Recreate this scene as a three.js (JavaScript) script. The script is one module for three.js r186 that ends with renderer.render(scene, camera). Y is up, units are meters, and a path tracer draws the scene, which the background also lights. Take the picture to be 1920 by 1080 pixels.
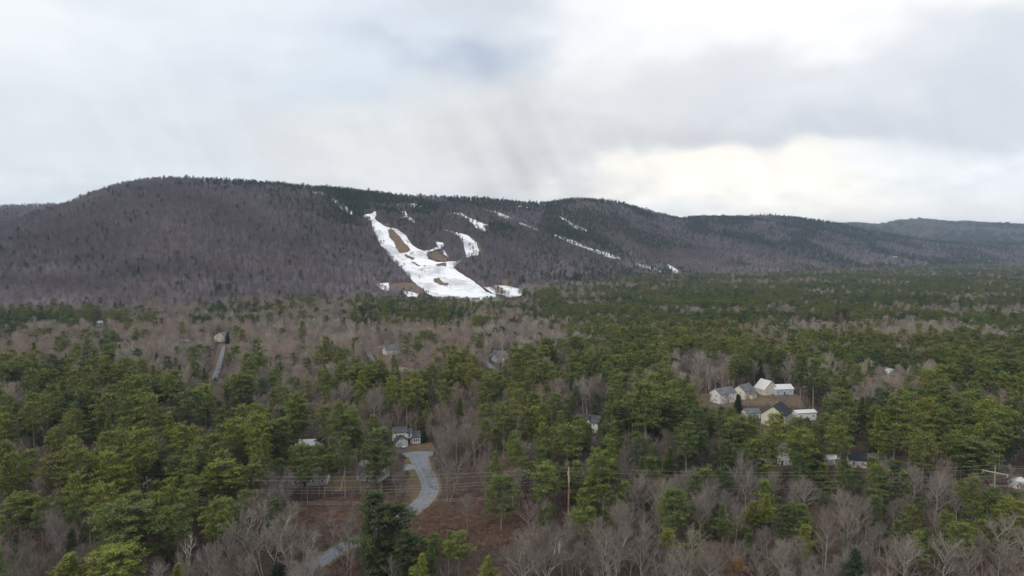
import * as THREE from 'three';
import { mergeGeometries } from 'three/addons/utils/BufferGeometryUtils.js';

// ------------------------------------------------------------------ camera, sky, sun, air, exposure
const EYE = 100, F = 1285, PITCH = 3.34 * Math.PI / 180;            // a drone 100 m above the plain; F: pixels of the 1920 px frame
const scene = new THREE.Scene();
const camera = new THREE.PerspectiveCamera(2 * Math.atan(540 / F) * 180 / Math.PI, 16 / 9, 1, 60000);
camera.position.set(0, EYE, 0);
camera.lookAt(0, EYE - Math.sin(PITCH), -Math.cos(PITCH));
const renderer = new THREE.WebGLRenderer({ antialias: true });
renderer.toneMapping = THREE.LinearToneMapping;
renderer.toneMappingExposure = 1.1;
renderer.shadowMap.enabled = true;

const { sin, cos, tan, atan2, hypot, sqrt, abs, min, max, floor, exp, PI, pow } = Math;
const clamp = (x, a = 0, b = 1) => min(b, max(a, x)), lerp = (a, b, t) => a + (b - a) * t;
const smooth = (a, b, x) => { const t = clamp((x - a) / (b - a)); return t * t * (3 - 2 * t); };
function rng(seed) { let s = seed | 0; return () => { s = (s + 0x6d2b79f5) | 0; let t = Math.imul(s ^ (s >>> 15), 1 | s); t = (t + Math.imul(t ^ (t >>> 7), 61 | t)) ^ t; return ((t ^ (t >>> 14)) >>> 0) / 4294967296; }; }
const hash = (x, y, k = 0) => { let h = Math.imul(x | 0, 374761393) + Math.imul(y | 0, 668265263) + Math.imul(k | 0, 974711) | 0; h = Math.imul(h ^ (h >>> 13), 1274126177); h ^= h >>> 16; return (h >>> 0) / 4294967296; };
function vnoise(x, y, k = 0, wrap = 0) {
  const ix = floor(x), iy = floor(y), fx = x - ix, fy = y - iy, sx = fx * fx * (3 - 2 * fx), sy = fy * fy * (3 - 2 * fy);
  const w = (v) => wrap ? ((v % wrap) + wrap) % wrap : v;
  return lerp(lerp(hash(w(ix), w(iy), k), hash(w(ix + 1), w(iy), k), sx), lerp(hash(w(ix), w(iy + 1), k), hash(w(ix + 1), w(iy + 1), k), sx), sy);
}
const fbm = (x, y, k = 0, oct = 4) => { let s = 0, a = 0.5, n = 0; for (let i = 0; i < oct; i++) { s += a * vnoise(x, y, k + i * 17); n += a; x = x * 2.03 + 5.1; y = y * 2.03 + 1.7; a *= 0.5; } return s / n; };
const lin = (c) => (c /= 255, c <= 0.04045 ? c / 12.92 : pow((c + 0.055) / 1.055, 2.4));

// the sky: a grey overcast with thin bluish places, rain veils under its thick part and a bright gap low over the hills to the right
// each entry: [azimuth, elevation, reach sideways, reach up (all degrees), r, g, b as the eye sees it]
const clouds = [
  [-37, 19, 9, 5, 243, 245, 246], [-28, 14, 9, 7, 222, 229, 235], [-33, 7, 8, 4, 222, 227, 230], [-22, 18, 9, 4, 224, 231, 237], [-20, 8, 7, 5, 216, 221, 226],
  [-17, 13, 8, 3, 204, 214, 226], [-12, 17, 6, 3, 214, 222, 231], [-7, 15.6, 3.6, 1.7, 168, 182, 202], [-3, 14.6, 3.8, 1.8, 174, 187, 204], [1, 15.5, 3, 1.6, 200, 208, 219], [-2, 18.5, 6, 2.2, 202, 210, 219], [-9, 10, 6, 3, 219, 221, 222], [-13, 7, 6, 2.4, 230, 229, 227],
  [-3, 8, 5, 3, 216, 216, 216], [3, 9, 4, 4, 205, 207, 210], [2, 6.4, 3, 1.8, 203, 203, 203], [7, 18, 6, 3.5, 236, 238, 240], [14, 19, 9, 3, 248, 248, 249], [26, 19, 9, 3, 250, 249, 248],
  [9, 12, 5, 3, 226, 227, 228], [17, 11.5, 6, 2.4, 219, 222, 226], [26, 12, 7, 3, 222, 225, 230], [35, 11, 6, 3, 209, 215, 223], [15, 8.9, 6, 1.2, 203, 205, 209], [30, 9.2, 8, 1.5, 203, 209, 217],
  [16, 6.2, 5, 1.3, 257, 252, 240], [19, 4.6, 5.5, 1.8, 264, 258, 246], [8, 5, 4, 1.5, 245, 241, 232], [26, 5.6, 5, 1.2, 244, 246, 246], [27, 3.6, 6, 1.2, 255, 251, 241], [36, 5, 6, 2, 236, 240, 242], [36, 2.6, 6, 1, 246, 245, 241], [11, 3.4, 5, 1.2, 250, 248, 243], [15, 3.5, 2.4, 0.7, 226, 229, 231],
];
for (const c of clouds) for (let k = 4; k < 7; k++) c[k] = lin(c[k]);
const overcast = [lin(224), lin(228), lin(232)];
function skyColor(az, el) {                                          // degrees
  const wx = (fbm(az / 6, el / 3.4, 3, 5) - 0.5) * 11, wy = (fbm(az / 6 + 9, el / 3.4, 8, 5) - 0.5) * 5, low = smooth(0, 6, el);
  const a = az + wx * low, e = el + wy * low;
  let w = 0.05, r = overcast[0] * w, g = overcast[1] * w, b = overcast[2] * w;
  for (const [ca, ce, sa, se, cr, cg, cb] of clouds) {
    const u = (a - ca) / sa, v = (e - ce) / se, d = u * u + v * v;
    if (d > 14) continue;
    const k = exp(-1.15 * d); w += k; r += k * cr; g += k * cg; b += k * cb;
  }
  r /= w; g /= w; b /= w;
  const broad = (fbm(az / 6, el / 2.4, 21, 5) - 0.5) * 0.1, shaft = (fbm(az * 0.5 + el * 0.25, el / 16, 40, 3) - 0.5) * (0.12 + 0.15 * exp(-pow((az - 0.5) / 7, 2))) * smooth(13, 8, el) * smooth(3, 6, el), puff = (fbm(az / 2.3 + wx * 0.2, el / 1.2, 91, 5) - 0.5) * 0.08, fine = (fbm(az * 0.55, el * 1.5, 60, 5) - 0.5) * 0.24 * smooth(7.5, 4, el);
  const m = lerp(1.15, 1.06, smooth(2, 9, el)) * (1 + broad + shaft + fine + puff + 0.12 * smooth(22, 70, el));
  return [r * m, g * m * (1 + broad * 0.02), b * m * (1 - broad * 0.12)];
}
{
  const W = 2048, H = 1024, data = new Float32Array(W * H * 4);
  for (let j = 0; j < H; j++) for (let i = 0; i < W; i++) {
    const el = ((j + 0.5) / H - 0.5) * 180, ro = ((i + 0.5) / W - 0.5) * 2 * PI, x = cos(ro), z = sin(ro);
    let c = [0.11, 0.105, 0.1];
    if (el > -2) {
      const az = atan2(x, -z) * 180 / PI;
      c = skyColor(az, max(el, 0));
      const back = smooth(165, 180, abs(az));                        // joins the two ends of the noise behind the camera
      if (back > 0) c = c.map((v, k) => lerp(v, overcast[k] * (1 + 0.12 * smooth(22, 70, el)), back));
      const top = smooth(70, 85, el);
      if (top > 0) c = c.map((v, k) => lerp(v, overcast[k] * 1.12, top));
    }
    data.set([c[0], c[1], c[2], 1], (j * W + i) * 4);
  }
  const t = new THREE.DataTexture(data, W, H, THREE.RGBAFormat, THREE.FloatType);
  t.mapping = THREE.EquirectangularReflectionMapping; t.magFilter = THREE.LinearFilter; t.wrapS = THREE.RepeatWrapping; t.needsUpdate = true;
  scene.background = t; scene.environment = t;
}
const sun = new THREE.DirectionalLight(new THREE.Color(1, 0.94, 0.84), 1.35);   // the sun behind cloud: a wide soft glow
sun.position.set(-1100, 1150, 700); sun.target.position.set(0, 0, -600);
sun.castShadow = true; sun.shadow.radius = 28; sun.shadow.mapSize.set(4096, 4096);
Object.assign(sun.shadow.camera, { left: -2500, right: 2500, top: 2500, bottom: -2500, near: 1, far: 6000 });
scene.add(sun, sun.target);
scene.fog = new THREE.FogExp2(new THREE.Color(0.58, 0.75, 1.0), 0.00006);

// ------------------------------------------------------------------ from pixels of the photograph to places on the land
function ray(px, py) {
  const x = (px - 960) / F, y = (540 - py) / F, c = cos(PITCH), s = sin(PITCH);
  return [x, y * c - s, -c - y * s];
}
function ground(px, py, h = 0) { const d = ray(px, py), t = (h - EYE) / d[1]; return [d[0] * t, h, d[2] * t]; }
function toPx(x, y, z) {
  const c = cos(PITCH), s = sin(PITCH), dy = y - EYE, depth = -z * c - dy * s, up = dy * c - z * s;
  return depth <= 0 ? [1e6, 1e6, 1] : [960 + F * x / depth, 540 - F * up / depth, depth];
}
const slant = (p) => hypot(p[0], p[1] - EYE, p[2]);

// ------------------------------------------------------------------ names, labels
const taken = {};
function numbered(name) { const n = taken[name] ?? 0; taken[name] = n + 1; return n ? name + '_' + String(n).padStart(3, '0') : name; }
function tag(o, label, category, group, kind) {
  if (label) o.userData.label = label;
  if (category) o.userData.category = category;
  if (group) o.userData.group = group;
  if (kind) o.userData.kind = kind;
  return o;
}
function add(o, name) { o.name = numbered(name); scene.add(o); o.traverse((k) => { if (k.isMesh) k.castShadow = k.receiveShadow = true; }); return o; }
function thing(name, label, category, [x, y, z], turn = 0, group) {
  const o = new THREE.Group(); add(o, name); o.position.set(x, y, z); o.rotation.y = turn;
  return tag(o, label, category, group);
}
function part(name, geo, mat, parent) { const m = new THREE.Mesh(geo, mat); m.name = name; m.castShadow = m.receiveShadow = true; parent.add(m); return m; }
const mat = (r, g, b, rough = 0.9, more = {}) => new THREE.MeshStandardMaterial({ color: new THREE.Color().setRGB(r, g, b), roughness: rough, ...more });

// triangles with a colour each; build() gives flat-faced geometry
class Tris {
  constructor() { this.p = []; this.c = []; }
  tri(a, b, c, k) { this.p.push(a[0], a[1], a[2], b[0], b[1], b[2], c[0], c[1], c[2]); for (let i = 0; i < 3; i++) this.c.push(k[0], k[1], k[2]); }
  tube(pts, rad, sides, k) {                                         // a bent tapering tube
    const rings = pts.map((p, i) => {
      const a = pts[max(0, i - 1)], b = pts[min(pts.length - 1, i + 1)], d = norm([b[0] - a[0], b[1] - a[1], b[2] - a[2]]);
      const u = norm(cross(d, abs(d[1]) > 0.9 ? [1, 0, 0] : [0, 1, 0])), v = cross(d, u), ring = [];
      for (let s = 0; s < sides; s++) { const t = s / sides * 2 * PI, x = cos(t) * rad[i], y = sin(t) * rad[i]; ring.push([p[0] + u[0] * x + v[0] * y, p[1] + u[1] * x + v[1] * y, p[2] + u[2] * x + v[2] * y]); }
      return ring;
    });
    for (let i = 0; i + 1 < rings.length; i++) for (let s = 0; s < sides; s++) {
      const n = (s + 1) % sides, a = rings[i][s], b = rings[i][n], c = rings[i + 1][n], d = rings[i + 1][s];
      this.tri(a, b, c, k); this.tri(a, c, d, k);
    }
  }
  sliver(p, d, len, w, k, r) {                                       // a twig: a thin tapering blade
    const s = norm(cross(d, [r() - 0.5, r() - 0.5, r() - 0.5])), h = w / 2;
    this.tri([p[0] - s[0] * h, p[1] - s[1] * h, p[2] - s[2] * h], [p[0] + s[0] * h, p[1] + s[1] * h, p[2] + s[2] * h], [p[0] + d[0] * len, p[1] + d[1] * len, p[2] + d[2] * len], k);
  }
  build() {
    const g = new THREE.BufferGeometry();
    g.setAttribute('position', new THREE.Float32BufferAttribute(this.p, 3)); g.setAttribute('color', new THREE.Float32BufferAttribute(this.c, 3));
    g.computeVertexNormals(); return g;
  }
}
function cross(a, b) { return [a[1] * b[2] - a[2] * b[1], a[2] * b[0] - a[0] * b[2], a[0] * b[1] - a[1] * b[0]]; }
function norm(a) { const l = hypot(a[0], a[1], a[2]) || 1; return [a[0] / l, a[1] / l, a[2] / l]; }
// ------------------------------------------------------------------ the land: a plain, a long wooded ridge, hills behind it
// ridge tables: [photo column, photo row of the crest, metres to the crest, metres to the foot]
function ridge(rows, lower) {
  return rows.map(([px, py, far, foot]) => { const d = ray(px, py), flat = hypot(d[0], d[2]); return [atan2(d[0], -d[2]), EYE + d[1] / flat * far - lower, far, foot]; });
}
const MAIN = ridge([[-700, 470, 1750, 900], [-300, 455, 1850, 950], [-100, 434, 1950, 1000], [0, 420, 2000, 1030], [80, 396, 2040, 1050], [125, 382, 2080, 1060], [165, 365, 2100, 1065], [205, 351, 2110, 1070], [250, 340, 2130, 1075], [290, 335, 2140, 1080], [330, 334, 2150, 1085], [400, 337, 2180, 1095],
  [460, 341, 2200, 1110], [520, 345, 2240, 1120], [580, 350, 2280, 1140], [640, 355, 2320, 1160], [700, 361, 2360, 1190], [760, 366, 2420, 1230], [820, 369, 2480, 1280], [880, 371, 2560, 1330], [940, 376, 2640, 1400], [1000, 381, 2740, 1490], [1030, 380, 2800, 1540], [1060, 375, 2840, 1590], [1100, 373, 2920, 1650],
  [1150, 380, 3060, 1780], [1200, 392, 3250, 1920], [1240, 403, 3400, 2040], [1275, 410, 3550, 2130], [1310, 408, 3700, 2220], [1380, 407, 3950, 2350], [1440, 406, 4150, 2450], [1490, 409, 4350, 2580], [1530, 414, 4500, 2700], [1570, 420, 4620, 2850], [1620, 430, 4780, 3050], [1680, 442, 4950, 3300], [1740, 451, 5150, 3600], [1830, 457, 5400, 4000], [1920, 460, 5600, 4300], [2200, 462, 6000, 4700]], 9);
const WEST = ridge([[-700, 392, 3300, 2300], [-200, 388, 3300, 2300], [0, 387, 3300, 2300], [60, 385, 3300, 2300], [120, 384, 3300, 2300], [180, 392, 3300, 2300], [260, 440, 3300, 2300], [330, 480, 3300, 2300]], 9);
const NORTH = ridge([[1480, 470, 8000, 5600], [1540, 425, 8000, 5600], [1575, 419, 8000, 5600], [1610, 418, 8000, 5600], [1650, 421, 8000, 5600], [1685, 414, 8000, 5600], [1730, 411, 8000, 5600], [1765, 414, 8000, 5600], [1800, 418, 8100, 5600], [1850, 418, 8200, 5600], [1920, 421, 8300, 5700], [2000, 422, 8400, 5800], [2300, 430, 8400, 5900]], 9);
const FARTHEST = ridge([[1500, 470, 12500, 9500], [1700, 440, 12500, 9500], [1780, 416, 12500, 9500], [1805, 412, 12500, 9500], [1835, 414, 12500, 9500], [1900, 424, 12500, 9500], [2100, 440, 12500, 9500]], 9);
function along(table, az, k) {
  const n = table.length;
  if (az <= table[0][0]) return table[0][k];
  if (az >= table[n - 1][0]) return table[n - 1][k];
  let i = 0; while (table[i + 1][0] < az) i++;
  const a = table[i], b = table[i + 1], h = b[0] - a[0], t = (az - a[0]) / h;
  const slope = (j) => { const p = table[max(0, j - 1)], q = table[min(n - 1, j + 1)]; return (q[k] - p[k]) / (q[0] - p[0]); };
  const t2 = t * t, t3 = t2 * t;
  return (2 * t3 - 3 * t2 + 1) * a[k] + (t3 - 2 * t2 + t) * h * slope(i) + (3 * t2 - 2 * t3) * b[k] + (t3 - t2) * h * slope(i + 1);
}
function rise(table, az, r, fade) {
  const top = along(table, az, 1), far = along(table, az, 2), foot = along(table, az, 3), t = (r - foot) / (far - foot);
  if (t <= 0) return 0;
  const s = t < 1 ? 0.5 * t + 0.5 * t * t * (3 - 2 * t) : 1 - 0.55 * smooth(1, 2.2, t) - 0.12 * clamp(t - 1, 0, 1);
  return max(0, top) * s * fade;
}
function land(x, z) {
  const az = atan2(x, -z), r = hypot(x, z);
  if (r < 880) return 0;
  const side = smooth(1.25, 0.95, abs(az));
  let h = rise(MAIN, az, r, side);
  const m = h;
  if (az < -0.3) h = max(h, rise(WEST, az, r, side));
  if (az > 0.35) h = max(h, rise(NORTH, az, r, side), rise(FARTHEST, az, r, side));
  if (h > 0) h += (fbm(x / 260, z / 260, 5, 4) - 0.5) * 34 * smooth(0, 70, h) * smooth(0, 1, clamp((along(MAIN, az, 2) - r) / 350));
  return h;
}
function hit(px, py) {                                               // where the sight line through a pixel meets the land
  const d = ray(px, py), l = hypot(...d); let a = 150, b = 0;
  for (let t = 150; t < 14000; t += 8) { if (EYE + d[1] / l * t < land(d[0] / l * t, d[2] / l * t)) { b = t; break; } a = t; }
  if (!b) return null;
  for (let i = 0; i < 12; i++) { const m = (a + b) / 2; if (EYE + d[1] / l * m < land(d[0] / l * m, d[2] / l * m)) b = m; else a = m; }
  return [d[0] / l * b, EYE + d[1] / l * b, d[2] / l * b];
}

// textures that hold colour and grain only
function texture(size, fn) {
  const d = new Uint8Array(size * size * 4);
  for (let j = 0; j < size; j++) for (let i = 0; i < size; i++) { const c = fn(i, j); d.set([c[0], c[1], c[2], 255], (j * size + i) * 4); }
  const t = new THREE.DataTexture(d, size, size); t.colorSpace = THREE.SRGBColorSpace; t.wrapS = t.wrapT = THREE.RepeatWrapping; t.magFilter = THREE.LinearFilter; t.minFilter = THREE.LinearMipmapLinearFilter; t.generateMipmaps = true; t.needsUpdate = true;
  return t;
}
const wn = (i, j, cell, size, k) => vnoise(i / cell, j / cell, k, size / cell);
const litter = texture(1024, (i, j) => {
  const a = wn(i, j, 128, 1024, 1), b = wn(i, j, 32, 1024, 2), c = wn(i, j, 8, 1024, 3), d = hash(i >> 1, j >> 1, 9), m = 0.4 * a + 0.3 * b + 0.3 * c, v = 0.72 + 0.56 * d * c + 0.2 * (m - 0.5);
  return [lerp(72, 112, m) * v, lerp(56, 88, m) * v, lerp(48, 70, m) * v];
});
const grassMap = texture(512, (i, j) => {
  const m = 0.5 * wn(i, j, 64, 512, 11) + 0.3 * wn(i, j, 16, 512, 12) + 0.2 * wn(i, j, 4, 512, 13), v = 0.82 + 0.3 * hash(i, j, 14);
  return [lerp(86, 122, m) * v, lerp(74, 102, m) * v, lerp(54, 74, m) * v];
});
const tarMap = texture(512, (i, j) => {
  const m = 0.55 * wn(i, j, 128, 512, 21) + 0.3 * wn(i, j, 32, 512, 22) + 0.15 * wn(i, j, 8, 512, 23), crack = abs(wn(i, j, 64, 512, 24) - 0.5) < 0.012 ? 0.72 : 1, v = (0.93 + 0.14 * hash(i, j, 25)) * crack;
  return [lerp(112, 138, m) * v, lerp(115, 141, m) * v, lerp(119, 146, m) * v];
});
const laneMap = texture(512, (i, j) => {                               // across: sandy edges and paler wheel tracks
  const u = i / 512, m = 0.5 * wn(i, j, 128, 512, 121) + 0.3 * wn(i, j, 32, 512, 122) + 0.2 * wn(i, j, 8, 512, 123), track = exp(-pow((abs(u - 0.5) - 0.2) / 0.07, 2)) + 0.6 * exp(-pow((abs(u - 0.5) - 0.42) / 0.05, 2));
  const crack = abs(wn(i, j, 64, 512, 124) - 0.5) < 0.014 ? 0.78 : 1, v = (0.9 + 0.14 * hash(i, j, 125) + 0.1 * track) * crack, e = smooth(0.43, 0.5, abs(u - 0.5) + (m - 0.5) * 0.09);
  return [lerp(lerp(106, 128, m), 128, e) * v, lerp(lerp(109, 132, m), 114, e) * v, lerp(lerp(113, 138, m), 94, e) * v];
});
const snowMap = texture(512, (i, j) => {
  const m = 0.5 * wn(i, j, 128, 512, 31) + 0.3 * wn(i, j, 32, 512, 32) + 0.2 * wn(i, j, 8, 512, 33), v = lerp(196, 244, smooth(0.25, 0.6, m));
  return [v, v * 1.003, min(255, v * 1.012)];
});
const turfMap = texture(512, (i, j) => {
  const m = 0.5 * wn(i, j, 64, 512, 41) + 0.5 * wn(i, j, 16, 512, 42), v = 0.85 + 0.3 * hash(i, j, 43);
  return [lerp(84, 128, m) * v, lerp(72, 104, m) * v, lerp(54, 74, m) * v];
});
const M = {
  floor: new THREE.MeshStandardMaterial({ map: litter, vertexColors: true, roughness: 1 }),
  grass: new THREE.MeshStandardMaterial({ map: grassMap, roughness: 1 }), tar: new THREE.MeshStandardMaterial({ map: tarMap, roughness: 0.9 }),
  lane: new THREE.MeshStandardMaterial({ map: laneMap, roughness: 0.9 }),
  snow: new THREE.MeshStandardMaterial({ map: snowMap, roughness: 0.75 }), turf: new THREE.MeshStandardMaterial({ map: turfMap, roughness: 1 }),
};
{
  const azs = [], rs = [];
  for (let a = -180; a <= 180.01; a += (a >= -50 && a < 50) ? 0.25 : 5) azs.push(a * PI / 180);
  for (let r = 4; r < 880; r *= 1.35) rs.push(r);
  for (let r = 880; r < 5600; r += 18) rs.push(r);
  for (let r = 5600; r < 30000; r *= 1.018) rs.push(r);
  const p = [0, 0, 0], uv = [0, 0], col = [1, 1, 1], ix = [], n = azs.length;
  for (const r of rs) for (const a of azs) {
    const x = sin(a) * r, z = -cos(a) * r, h = land(x, z); p.push(x, h, z); uv.push(x / 36, z / 36);
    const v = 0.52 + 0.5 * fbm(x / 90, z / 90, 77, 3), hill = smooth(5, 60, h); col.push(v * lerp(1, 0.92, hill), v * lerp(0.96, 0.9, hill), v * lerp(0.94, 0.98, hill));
  }
  for (let k = 0; k < n - 1; k++) ix.push(0, 1 + k + 1, 1 + k);
  for (let i = 0; i + 1 < rs.length; i++) for (let k = 0; k + 1 < n; k++) { const a = 1 + i * n + k, b = a + 1, c = a + n, d = c + 1; ix.push(a, b, c, b, d, c); }
  const g = new THREE.BufferGeometry();
  g.setAttribute('position', new THREE.Float32BufferAttribute(p, 3)); g.setAttribute('uv', new THREE.Float32BufferAttribute(uv, 2)); g.setAttribute('color', new THREE.Float32BufferAttribute(col, 3)); g.setIndex(ix);
  g.computeVertexNormals();
  tag(add(new THREE.Mesh(g, M.floor), 'terrain'), 'leaf-strewn forest floor and wooded ridge', null, null, 'structure');
}

// sheets that lie on the land: snow runs and bare turf on the ridge, roads, lawns and verges on the plain
const inside = (poly, x, y) => { let c = false; for (let i = 0, j = poly.length - 1; i < poly.length; j = i++) { const [a, b] = poly[i], [p, q] = poly[j]; if ((b > y) !== (q > y) && x < (p - a) * (y - b) / (q - b) + a) c = !c; } return c; };
function sheet(poly, place, levels, ragged, seed, size = 20) {
  const r = rng(seed), edge = [];
  poly.forEach(([x, y], i) => {                                      // roughen the outline a little
    const [u, v] = poly[(i + 1) % poly.length], l = hypot(u - x, v - y), n = max(1, Math.round(l / 5));
    for (let k = 0; k < n; k++) { const t = k / n, j = (ragged && k ? (r() - 0.5) * 2 * ragged : 0); edge.push(new THREE.Vector2(lerp(x, u, t) - (v - y) / l * j, lerp(y, v, t) + (u - x) / l * j)); }
  });
  let tris = THREE.ShapeUtils.triangulateShape(edge, []).map((f) => f.map((i) => [edge[i].x, edge[i].y]));
  for (let k = 0; k < levels; k++) tris = tris.flatMap(([a, b, c]) => { const m = (p, q) => [(p[0] + q[0]) / 2, (p[1] + q[1]) / 2], ab = m(a, b), bc = m(b, c), ca = m(c, a); return [[a, ab, ca], [ab, b, bc], [ca, bc, c], [ab, bc, ca]]; });
  const seen = new Map(), p = [], uv = [], ix = [];
  const at = ([x, y]) => { const key = Math.round(x * 64) + ',' + Math.round(y * 64); if (!seen.has(key)) { const q = place(x, y); seen.set(key, p.length / 3); p.push(...q); uv.push(q[0] / size, q[2] / size); } return seen.get(key); };
  for (const t of tris) { const [a, b, c] = t.map(at); if (a === b || b === c || a === c) continue; const q = (i) => [p[i * 3], p[i * 3 + 2]], [x0, z0] = q(a), [x1, z1] = q(b), [x2, z2] = q(c); (z1 - z0) * (x2 - x0) - (x1 - x0) * (z2 - z0) > 0 ? ix.push(a, b, c) : ix.push(a, c, b); }
  const g = new THREE.BufferGeometry();
  g.setAttribute('position', new THREE.Float32BufferAttribute(p, 3)); g.setAttribute('uv', new THREE.Float32BufferAttribute(uv, 2)); g.setIndex(ix);
  g.computeVertexNormals();
  return g;
}
const openHill = [], crop = (ox, oy, s) => (...q) => { const out = []; for (let i = 0; i < q.length; i += 2) out.push([ox + q[i] / s, oy + q[i + 1] / s]); return out; };
const A4 = crop(560, 320, 4.153), A5 = crop(780, 340, 4.153), A6 = crop(1040, 350, 4.364);
function drape(poly, name, m, label, lift, open = true, keep = 0.012) {
  if (open) { poly.keep = keep; openHill.push(poly); }
  const g = sheet(poly, (x, y) => { const q = hit(x, y) ?? ground(x, y); return [q[0], land(q[0], q[2]) + lift, q[2]]; }, 2, m === M.turf ? 1.7 : 0.7, name.length + poly.length * 31, m === M.snow ? 170 : 60);
  return tag(add(new THREE.Mesh(g, m), name), label, null, null, 'structure');
}
drape([...A4(500, 365, 520, 345, 570, 340, 590, 320, 608, 322, 605, 355, 590, 375, 620, 405, 690, 445, 770, 460, 840, 515, 880, 580, 930, 615, 980, 632, 1040, 618, 1085, 595, 1065, 560, 1120, 565, 1137, 585, 1110, 612, 1020, 635, 995, 660, 1010, 695, 1080, 718, 1180, 712), ...A5(300, 630, 350, 622, 290, 680, 345, 720, 420, 765, 500, 825, 545, 868, 620, 890, 625, 960, 480, 965, 250, 950), ...A4(1080, 1010, 1000, 960, 940, 910, 890, 870, 860, 830, 800, 770, 740, 710, 690, 650, 640, 590, 600, 500, 575, 460, 570, 400, 540, 385)], 'ski_run', M.snow, 'broad snowy ski run widening to the foot of the ridge', 2);
for (const [poly, label] of [
  [A4(600, 895, 640, 885, 700, 878, 712, 940, 690, 945, 640, 925), 'small snow patch at the foot of the ridge beside the broad run'], [A4(810, 935, 830, 940, 935, 965, 920, 995, 850, 990, 820, 960), 'snow tongue on the brown turf below the broad run'],
  [A5(215, 380, 290, 398, 400, 425, 470, 480, 492, 540, 497, 580, 440, 585, 395, 605, 385, 560, 370, 490, 335, 430), 'curved snowy run among conifers'], [A5(255, 245, 350, 250, 420, 290, 500, 325, 575, 347, 520, 347, 548, 390, 530, 398, 460, 365, 430, 330, 400, 297, 330, 264), 'forked snowy run high among conifers'],
  [A5(520, 226, 620, 234, 690, 265, 765, 300, 720, 298, 650, 278, 610, 246), 'short snowy run below the crest'], [A5(800, 318, 870, 346, 950, 376, 945, 386, 860, 356, 800, 330), 'thin snowy strip on the long traverse'],
  [A6(0, 393, 100, 426, 180, 456, 260, 496, 400, 536, 540, 588, 540, 606, 420, 578, 300, 528, 150, 478, 0, 408), 'long thin snowy traverse on the ridge side'], [A6(660, 628, 760, 652, 905, 702, 880, 708, 780, 682, 670, 650), 'lower end of the thin snowy traverse'],
  [A6(40, 246, 100, 275, 150, 312, 230, 342, 292, 378, 200, 358, 120, 324, 70, 279), 'snowy run below the second summit'], [A6(918, 636, 970, 662, 1027, 705, 985, 724, 950, 698), 'small bright snow run by the foot of the ridge'],
  [A4(262, 222, 350, 268, 430, 335, 415, 354, 340, 312, 288, 262), 'steep snowy strip below the crest'], [A4(100, 168, 185, 170, 215, 205, 180, 192, 120, 184), 'snowy strip at the crest'], [A4(845, 258, 900, 260, 965, 285, 900, 292), 'small snow patch among conifers under the crest'],
  [A4(800, 325, 835, 322, 845, 358, 905, 388, 902, 412, 868, 398, 830, 368, 772, 384, 774, 374, 815, 366), 'branched snow patch among conifers'], [A4(730, 248, 788, 268, 780, 278), 'tiny snow patch below the crest'], [A5(788, 188, 882, 206, 860, 210, 800, 200), 'narrow snow patch on the saddle'],
  [A4(1140, 468, 1250, 498, 1240, 512, 1190, 486), 'snowy entrance of the curved run'], [A4(1118, 625, 1135, 625, 1165, 680, 1130, 660), 'sliver of snow beside the brown knoll'], [A5(525, 828, 600, 880, 720, 905, 740, 898, 640, 868, 590, 830), 'brown and white band at the lift base'],
  [A5(598, 815, 700, 818, 800, 843, 834, 862, 822, 892, 780, 915, 700, 905, 640, 860), 'snowy beginner slope at the lift base'],
]) drape(poly, 'snow_patch', M.snow, label, 2, true, /traverse|strip/.test(label) ? 0.74 : /second summit|short|tiny|saddle/.test(label) ? 0.3 : 0.03);
for (const poly of [A4(695, 468, 740, 470, 800, 540, 870, 625, 840, 645, 790, 650, 755, 610, 740, 560, 705, 525), A4(825, 655, 905, 688, 885, 705, 840, 684), A4(880, 716, 918, 726, 905, 733, 884, 727), A4(905, 735, 958, 745, 940, 752), A4(975, 792, 1065, 797, 1030, 820, 1000, 812), A4(1050, 850, 1095, 842, 1115, 870, 1165, 888, 1150, 905, 1100, 898, 1055, 876), A4(1068, 736, 1150, 726, 1148, 756, 1110, 748, 1080, 754), A4(820, 545, 860, 565, 850, 572), A4(975, 742, 995, 750, 985, 756), A4(1060, 820, 1090, 824, 1075, 830)]) drape(poly, 'turf_patch', M.turf, 'brown turf showing through the snow of the run', 3, false);
for (const poly of [A4(700, 892, 780, 878, 870, 880, 900, 875, 945, 912, 1010, 968, 940, 962, 860, 940, 810, 930, 725, 950), A5(515, 345, 575, 350, 565, 372, 545, 372), A5(405, 425, 455, 440, 505, 500, 515, 575, 495, 570, 490, 525, 465, 475), A4(610, 395, 690, 420, 690, 440, 630, 408), A5(660, 760, 730, 770, 740, 815, 670, 815), A6(1160, 690, 1240, 700, 1312, 722, 1230, 734, 1180, 718), A5(85, 575, 150, 545, 245, 600, 240, 632, 130, 615)]) drape(poly, 'turf_patch', M.turf, 'brown open turf on the ridge side', 1.3);

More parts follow.
